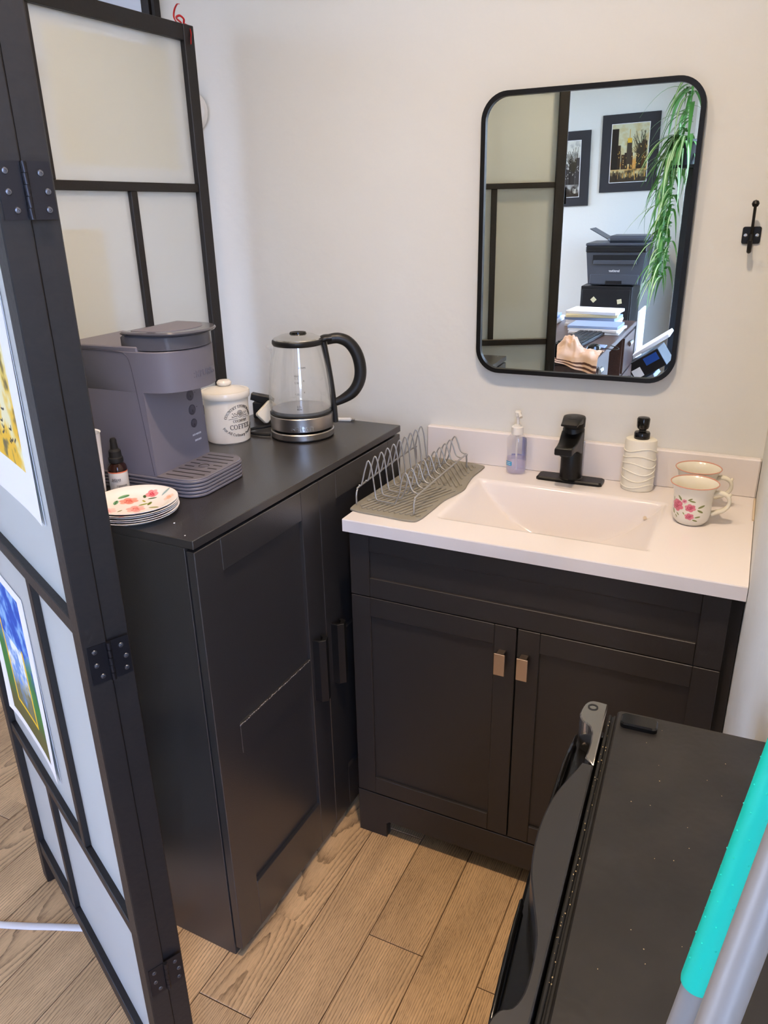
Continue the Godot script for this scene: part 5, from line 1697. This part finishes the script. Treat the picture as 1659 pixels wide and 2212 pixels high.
	for q in [[-0.92, 3.07, 5, 0.30, 0.018, "in the tall paper heap at the back of the desk"], [-0.86, 2.80, 3, 0.28, 0.015, "in the low paper pile before the tall heap"], [-1.27, 3.13, 3, 0.26, 0.014, "in the paper pile at the left of the desk"]]:
		for k in q[2]:
			s = S()
			span(s, Vector3(-q[3] / 2, 0, -0.105), Vector3(q[3] / 2, q[4] - 0.0005, 0.105), 0.002)
			var p := obj("paper_bundle", s, [M.paper, M.paper, M.label_pale, M.paper_cream, M.paper][k], self, Vector3(q[0] + r.randf_range(-0.01, 0.01), dt + k * q[4], q[1] + r.randf_range(-0.01, 0.01)))
			p.rotation.y = r.randf_range(-0.12, 0.12)
			var rank: String = "top" if k == q[2] - 1 else ["lowest", "second lowest", "middle", "second highest"][k]
			tag(p, "%s bundle %s" % [rank, q[5]], "papers", "paper bundles on the desk")
	s = S()
	span(s, Vector3(-0.03, 0, -0.045), Vector3(0.03, 0.008, 0.045), 0.002)
	tag(obj("notepad", s, M.label_pale, self, Vector3(-0.745, dt, 2.30)), "small pale notepad beside the computer mouse", "notepad")
	towel(Vector3(-0.845, dt, 2.03))
	# leaning boards and boxes beside the desk
	t = thing("leaning_board", "white board leaning upright behind the desk corner", "board", Vector3(-0.735, 0, 3.80), 0.0)
	s = S()
	bx(s, Vector3(0, 0.375, 0), Vector3(0.012, 0.75, 0.30), 0.001)
	obj("panel", s, M.paper, t)
	t = thing("slanted_panel", "white panel lying aslant on the pile beside the desk", "board", Vector3(-0.61, 0.575, 3.50), 0.0)
	s = S()
	bx(s, Vector3.ZERO, Vector3(0.25, 0.022, 0.24), 0.003, Basis(Vector3(0, 0, 1), 0.62))
	obj("panel", s, M.paper, t)
	var piles := [[Vector3(-0.615, 0.46, 3.46), Vector3(0.22, 0.12, 0.24), 0.60, "box_black", "black box with blue marks lying aslant beside the desk"], [Vector3(-0.63, 0.35, 3.46), Vector3(0.16, 0.03, 0.20), 0.55, "grey_card", "grey folder lying aslant below the black box"], [Vector3(-0.60, 0.37, 3.80), Vector3(0.20, 0.022, 0.14), 0.60, "paper", "white booklet lying aslant below the grey folder"], [Vector3(-0.60, 0.13, 3.52), Vector3(0.24, 0.26, 0.34), 0.0, "box_black", "black carton on the floor carrying the pile beside the desk"]]
	for q in piles:
		t = thing("stacked_box", q[4], "box", q[0], 0.05)
		s = S()
		bx(s, Vector3.ZERO, q[1], 0.003, Basis(Vector3(0, 0, 1), q[2]))
		obj("carton", s, M[q[3]], t)
		if q[2] == 0.60:
			s = S()
			bx(s, Basis(Vector3(0, 0, 1), 0.6) * Vector3(0.045, 0.02, -0.1205), Vector3(0.09, 0.05, 0.002), 0.0, Basis(Vector3(0, 0, 1), 0.6))
			obj("blue_mark", s, M.box_blue, t)
			s = S()
			bx(s, Basis(Vector3(0, 0, 1), 0.6) * Vector3(-0.07, -0.02, -0.1205), Vector3(0.06, 0.06, 0.002), 0.0, Basis(Vector3(0, 0, 1), 0.6))
			obj("white_label", s, M.paper, t)
	hanging_plant()

var key_m: Mesh
func key_mesh() -> Mesh:
	if key_m == null:
		var s := S()
		bx(s, Vector3.ZERO, Vector3(0.021, 0.006, 0.021), 0.0015)
		s.generate_normals()
		key_m = s.commit()
	return key_m

func taper(s, c: Vector3, lo: Vector2, hi: Vector2, h: float):
	var P := func(a: Vector2, y: float): return [Vector3(c.x - a.x / 2, y, c.z - a.y / 2), Vector3(c.x + a.x / 2, y, c.z - a.y / 2), Vector3(c.x + a.x / 2, y, c.z + a.y / 2), Vector3(c.x - a.x / 2, y, c.z + a.y / 2)]
	var A = P.call(lo, c.y)
	var B = P.call(hi, c.y + h)
	poly(s, A, Vector3.DOWN)
	poly(s, B, Vector3.UP)
	for i in 4:
		var j := (i + 1) % 4
		poly(s, [A[i], A[j], B[j], B[i]], (A[i] + A[j]) / 2 - c)

func towel(at: Vector3):
	var t := thing("towel", "crumpled peach towel with dark striped hem lying on the desk edge", "towel", at)
	var n := noise(71, 4.5, 3)
	var N := 40
	var P := []
	for i in N + 1:
		var row := []
		for j in N + 1:
			var u := float(i) / N
			var v := float(j) / N
			var x := lerpf(-0.075, 0.150, u)
			var z := lerpf(0.13, -0.06, v)
			var hump := 0.062 * exp(-pow((u - 0.28) / 0.26, 4) - pow((v - 0.45) / 0.32, 4)) + 0.016 * exp(-pow((u - 0.75) / 0.3, 2) - pow((v - 0.6) / 0.4, 2))
			var y := 0.012 + hump + 0.016 * n.get_noise_2d(u * 0.9, v * 0.9) * (0.5 + 1.5 * hump / 0.06)
			y = max(y, 0.006)
			if v > 0.80:   # hangs over the edge
				var k := (v - 0.80) / 0.20
				z = lerpf(-0.046, -0.064, sqrt(k)) - 0.010 * (1.0 + sin(u * 15.0)) * k
				y = lerpf(y, -0.010 - 0.066 * u, k)
			row.append(Vector3(x, y, z))
		P.append(row)
	var s := S()
	var h := S()
	s.set_smooth_group(1)
	h.set_smooth_group(1)
	for i in N:
		for j in N:
			poly(h if j == N - 2 or j == N - 4 else s, [P[i][j], P[i + 1][j], P[i + 1][j + 1], P[i][j + 1]], Vector3(0, 1, -0.6))
	obj("cloth", s, M.towel, t)
	obj("hem_stripes", h, M.towel_stripe, t)

func blade_mesh(seed: int) -> Array:
	# a long arching leaf with a pale middle stripe: [green mesh, stripe mesh]
	var r := RandomNumberGenerator.new()
	r.seed = seed
	var L := r.randf_range(0.24, 0.42)
	var out := r.randf_range(0.45, 0.95)
	var w := r.randf_range(0.009, 0.016)
	var res := []
	for part in 2:
		var s := S()
		s.set_smooth_group(1)
		var n := 7
		var ring := []
		for i in n + 1:
			var u := float(i) / n
			var x := L * out * u * (1.0 - 0.25 * u)
			var y := L * (0.30 * u - 1.05 * u * u) * (1.25 - out * 0.5)
			var ww := (w if part == 0 else w * 0.36) * (1.0 - pow(u, 2.2)) + 0.0004
			ring.append([Vector3(x, y + (0.0006 if part else 0.0), -ww), Vector3(x, y - 0.0022 * (1.0 - part) + (0.0006 if part else 0.0), 0), Vector3(x, y + (0.0006 if part else 0.0), ww)])
		for i in n:
			for k in 2: poly(s, [ring[i][k], ring[i][k + 1], ring[i + 1][k + 1], ring[i + 1][k]], Vector3(0.5, 1, 0))
		s.generate_normals()
		res.append(s.commit())
	return res

func hanging_plant():
	var st := thing("plant_stand", "tall narrow black metal stand beside the window carrying the trailing plant", "plant stand", Vector3(-0.542, 0, 4.12))
	var s := S()
	span(s, Vector3(-0.035, 0.01, -0.03), Vector3(0.035, 1.62, 0.03), 0.004)
	span(s, Vector3(-0.13, 0, -0.12), Vector3(0.10, 0.015, 0.12), 0.003)
	obj("post", s, M.black_paint, st)
	obj("shelf", box1(Vector3(-0.12, 1.62, -0.11), Vector3(0.07, 1.64, 0.11), 0.003), M.black_paint, st)
	s = S()
	for k in 2: span(s, Vector3(-0.037, 0.02, -0.022 + k * 0.03), Vector3(-0.034, 1.60, -0.018 + k * 0.03), 0.001)
	obj("rail", s, M.silver, st)
	var t := thing("spider_plant", "green and white striped spider plant trailing from the tall black stand", "plant", Vector3(-0.60, 1.641, 4.12))
	s = S()
	lathe(s, [Vector2(0, 0), Vector2(0.06, 0), Vector2(0.085, 0.13), Vector2(0.09, 0.132), Vector2(0.09, 0.15), Vector2(0.08, 0.15), Vector2(0.075, 0.12), Vector2(0, 0.12)], 24)
	obj("pot", s, M.black_plastic, t)
	var kinds := []
	for k in 8: kinds.append(blade_mesh(100 + k))
	var r := RandomNumberGenerator.new()
	r.seed = 19
	for i in 290:
		var k := r.randi_range(0, 7)
		var lv := r.randf()
		var y: float = 0.16 if lv < 0.35 else 0.16 - 0.88 * pow(r.randf(), 0.8)
		if i % 9 == 0: y = r.randf_range(0.18, 0.50)
		var a := r.randf_range(-PI, PI)
		if cos(a) > 0.2 and r.randf() < 0.6: a += PI
		if y < 0.05: a = (PI if a > 0.0 else -PI) + a * 0.45
		var o := obj("leaf", kinds[k][0], M["leaf%d" % [0, 1, 2, 1, 0][r.randi_range(0, 4)]], t, Vector3(r.randf_range(-0.05, 0.02) - 0.05 * float(y < 0.1), y, r.randf_range(-0.05, 0.05)))
		var sc := r.randf_range(0.7, 1.15) * (0.8 if y < -0.3 else 1.0)
		o.basis = Basis(Vector3.UP, a) * Basis(Vector3(0, 0, 1), r.randf_range(-0.5, 0.35)) * Basis().scaled(Vector3(sc, sc, sc))
		if i % 2 == 0: obj("stripe", kinds[k][1], M.leaf_pale, o)
	s = S()
	for q in 5:
		tube(s, smooth_path([Vector3(-0.03, 0.14, 0.02 * (q - 2)), Vector3(-0.10, 0.12, 0.03 * (q - 2)), Vector3(-0.10, -0.2, 0.02 * (q - 2)), Vector3(-0.07 - 0.01 * q, -0.70, 0.01 * (q - 2))], 5), 0.0025, 5)
	obj("runners", s, M.leaf0, t)
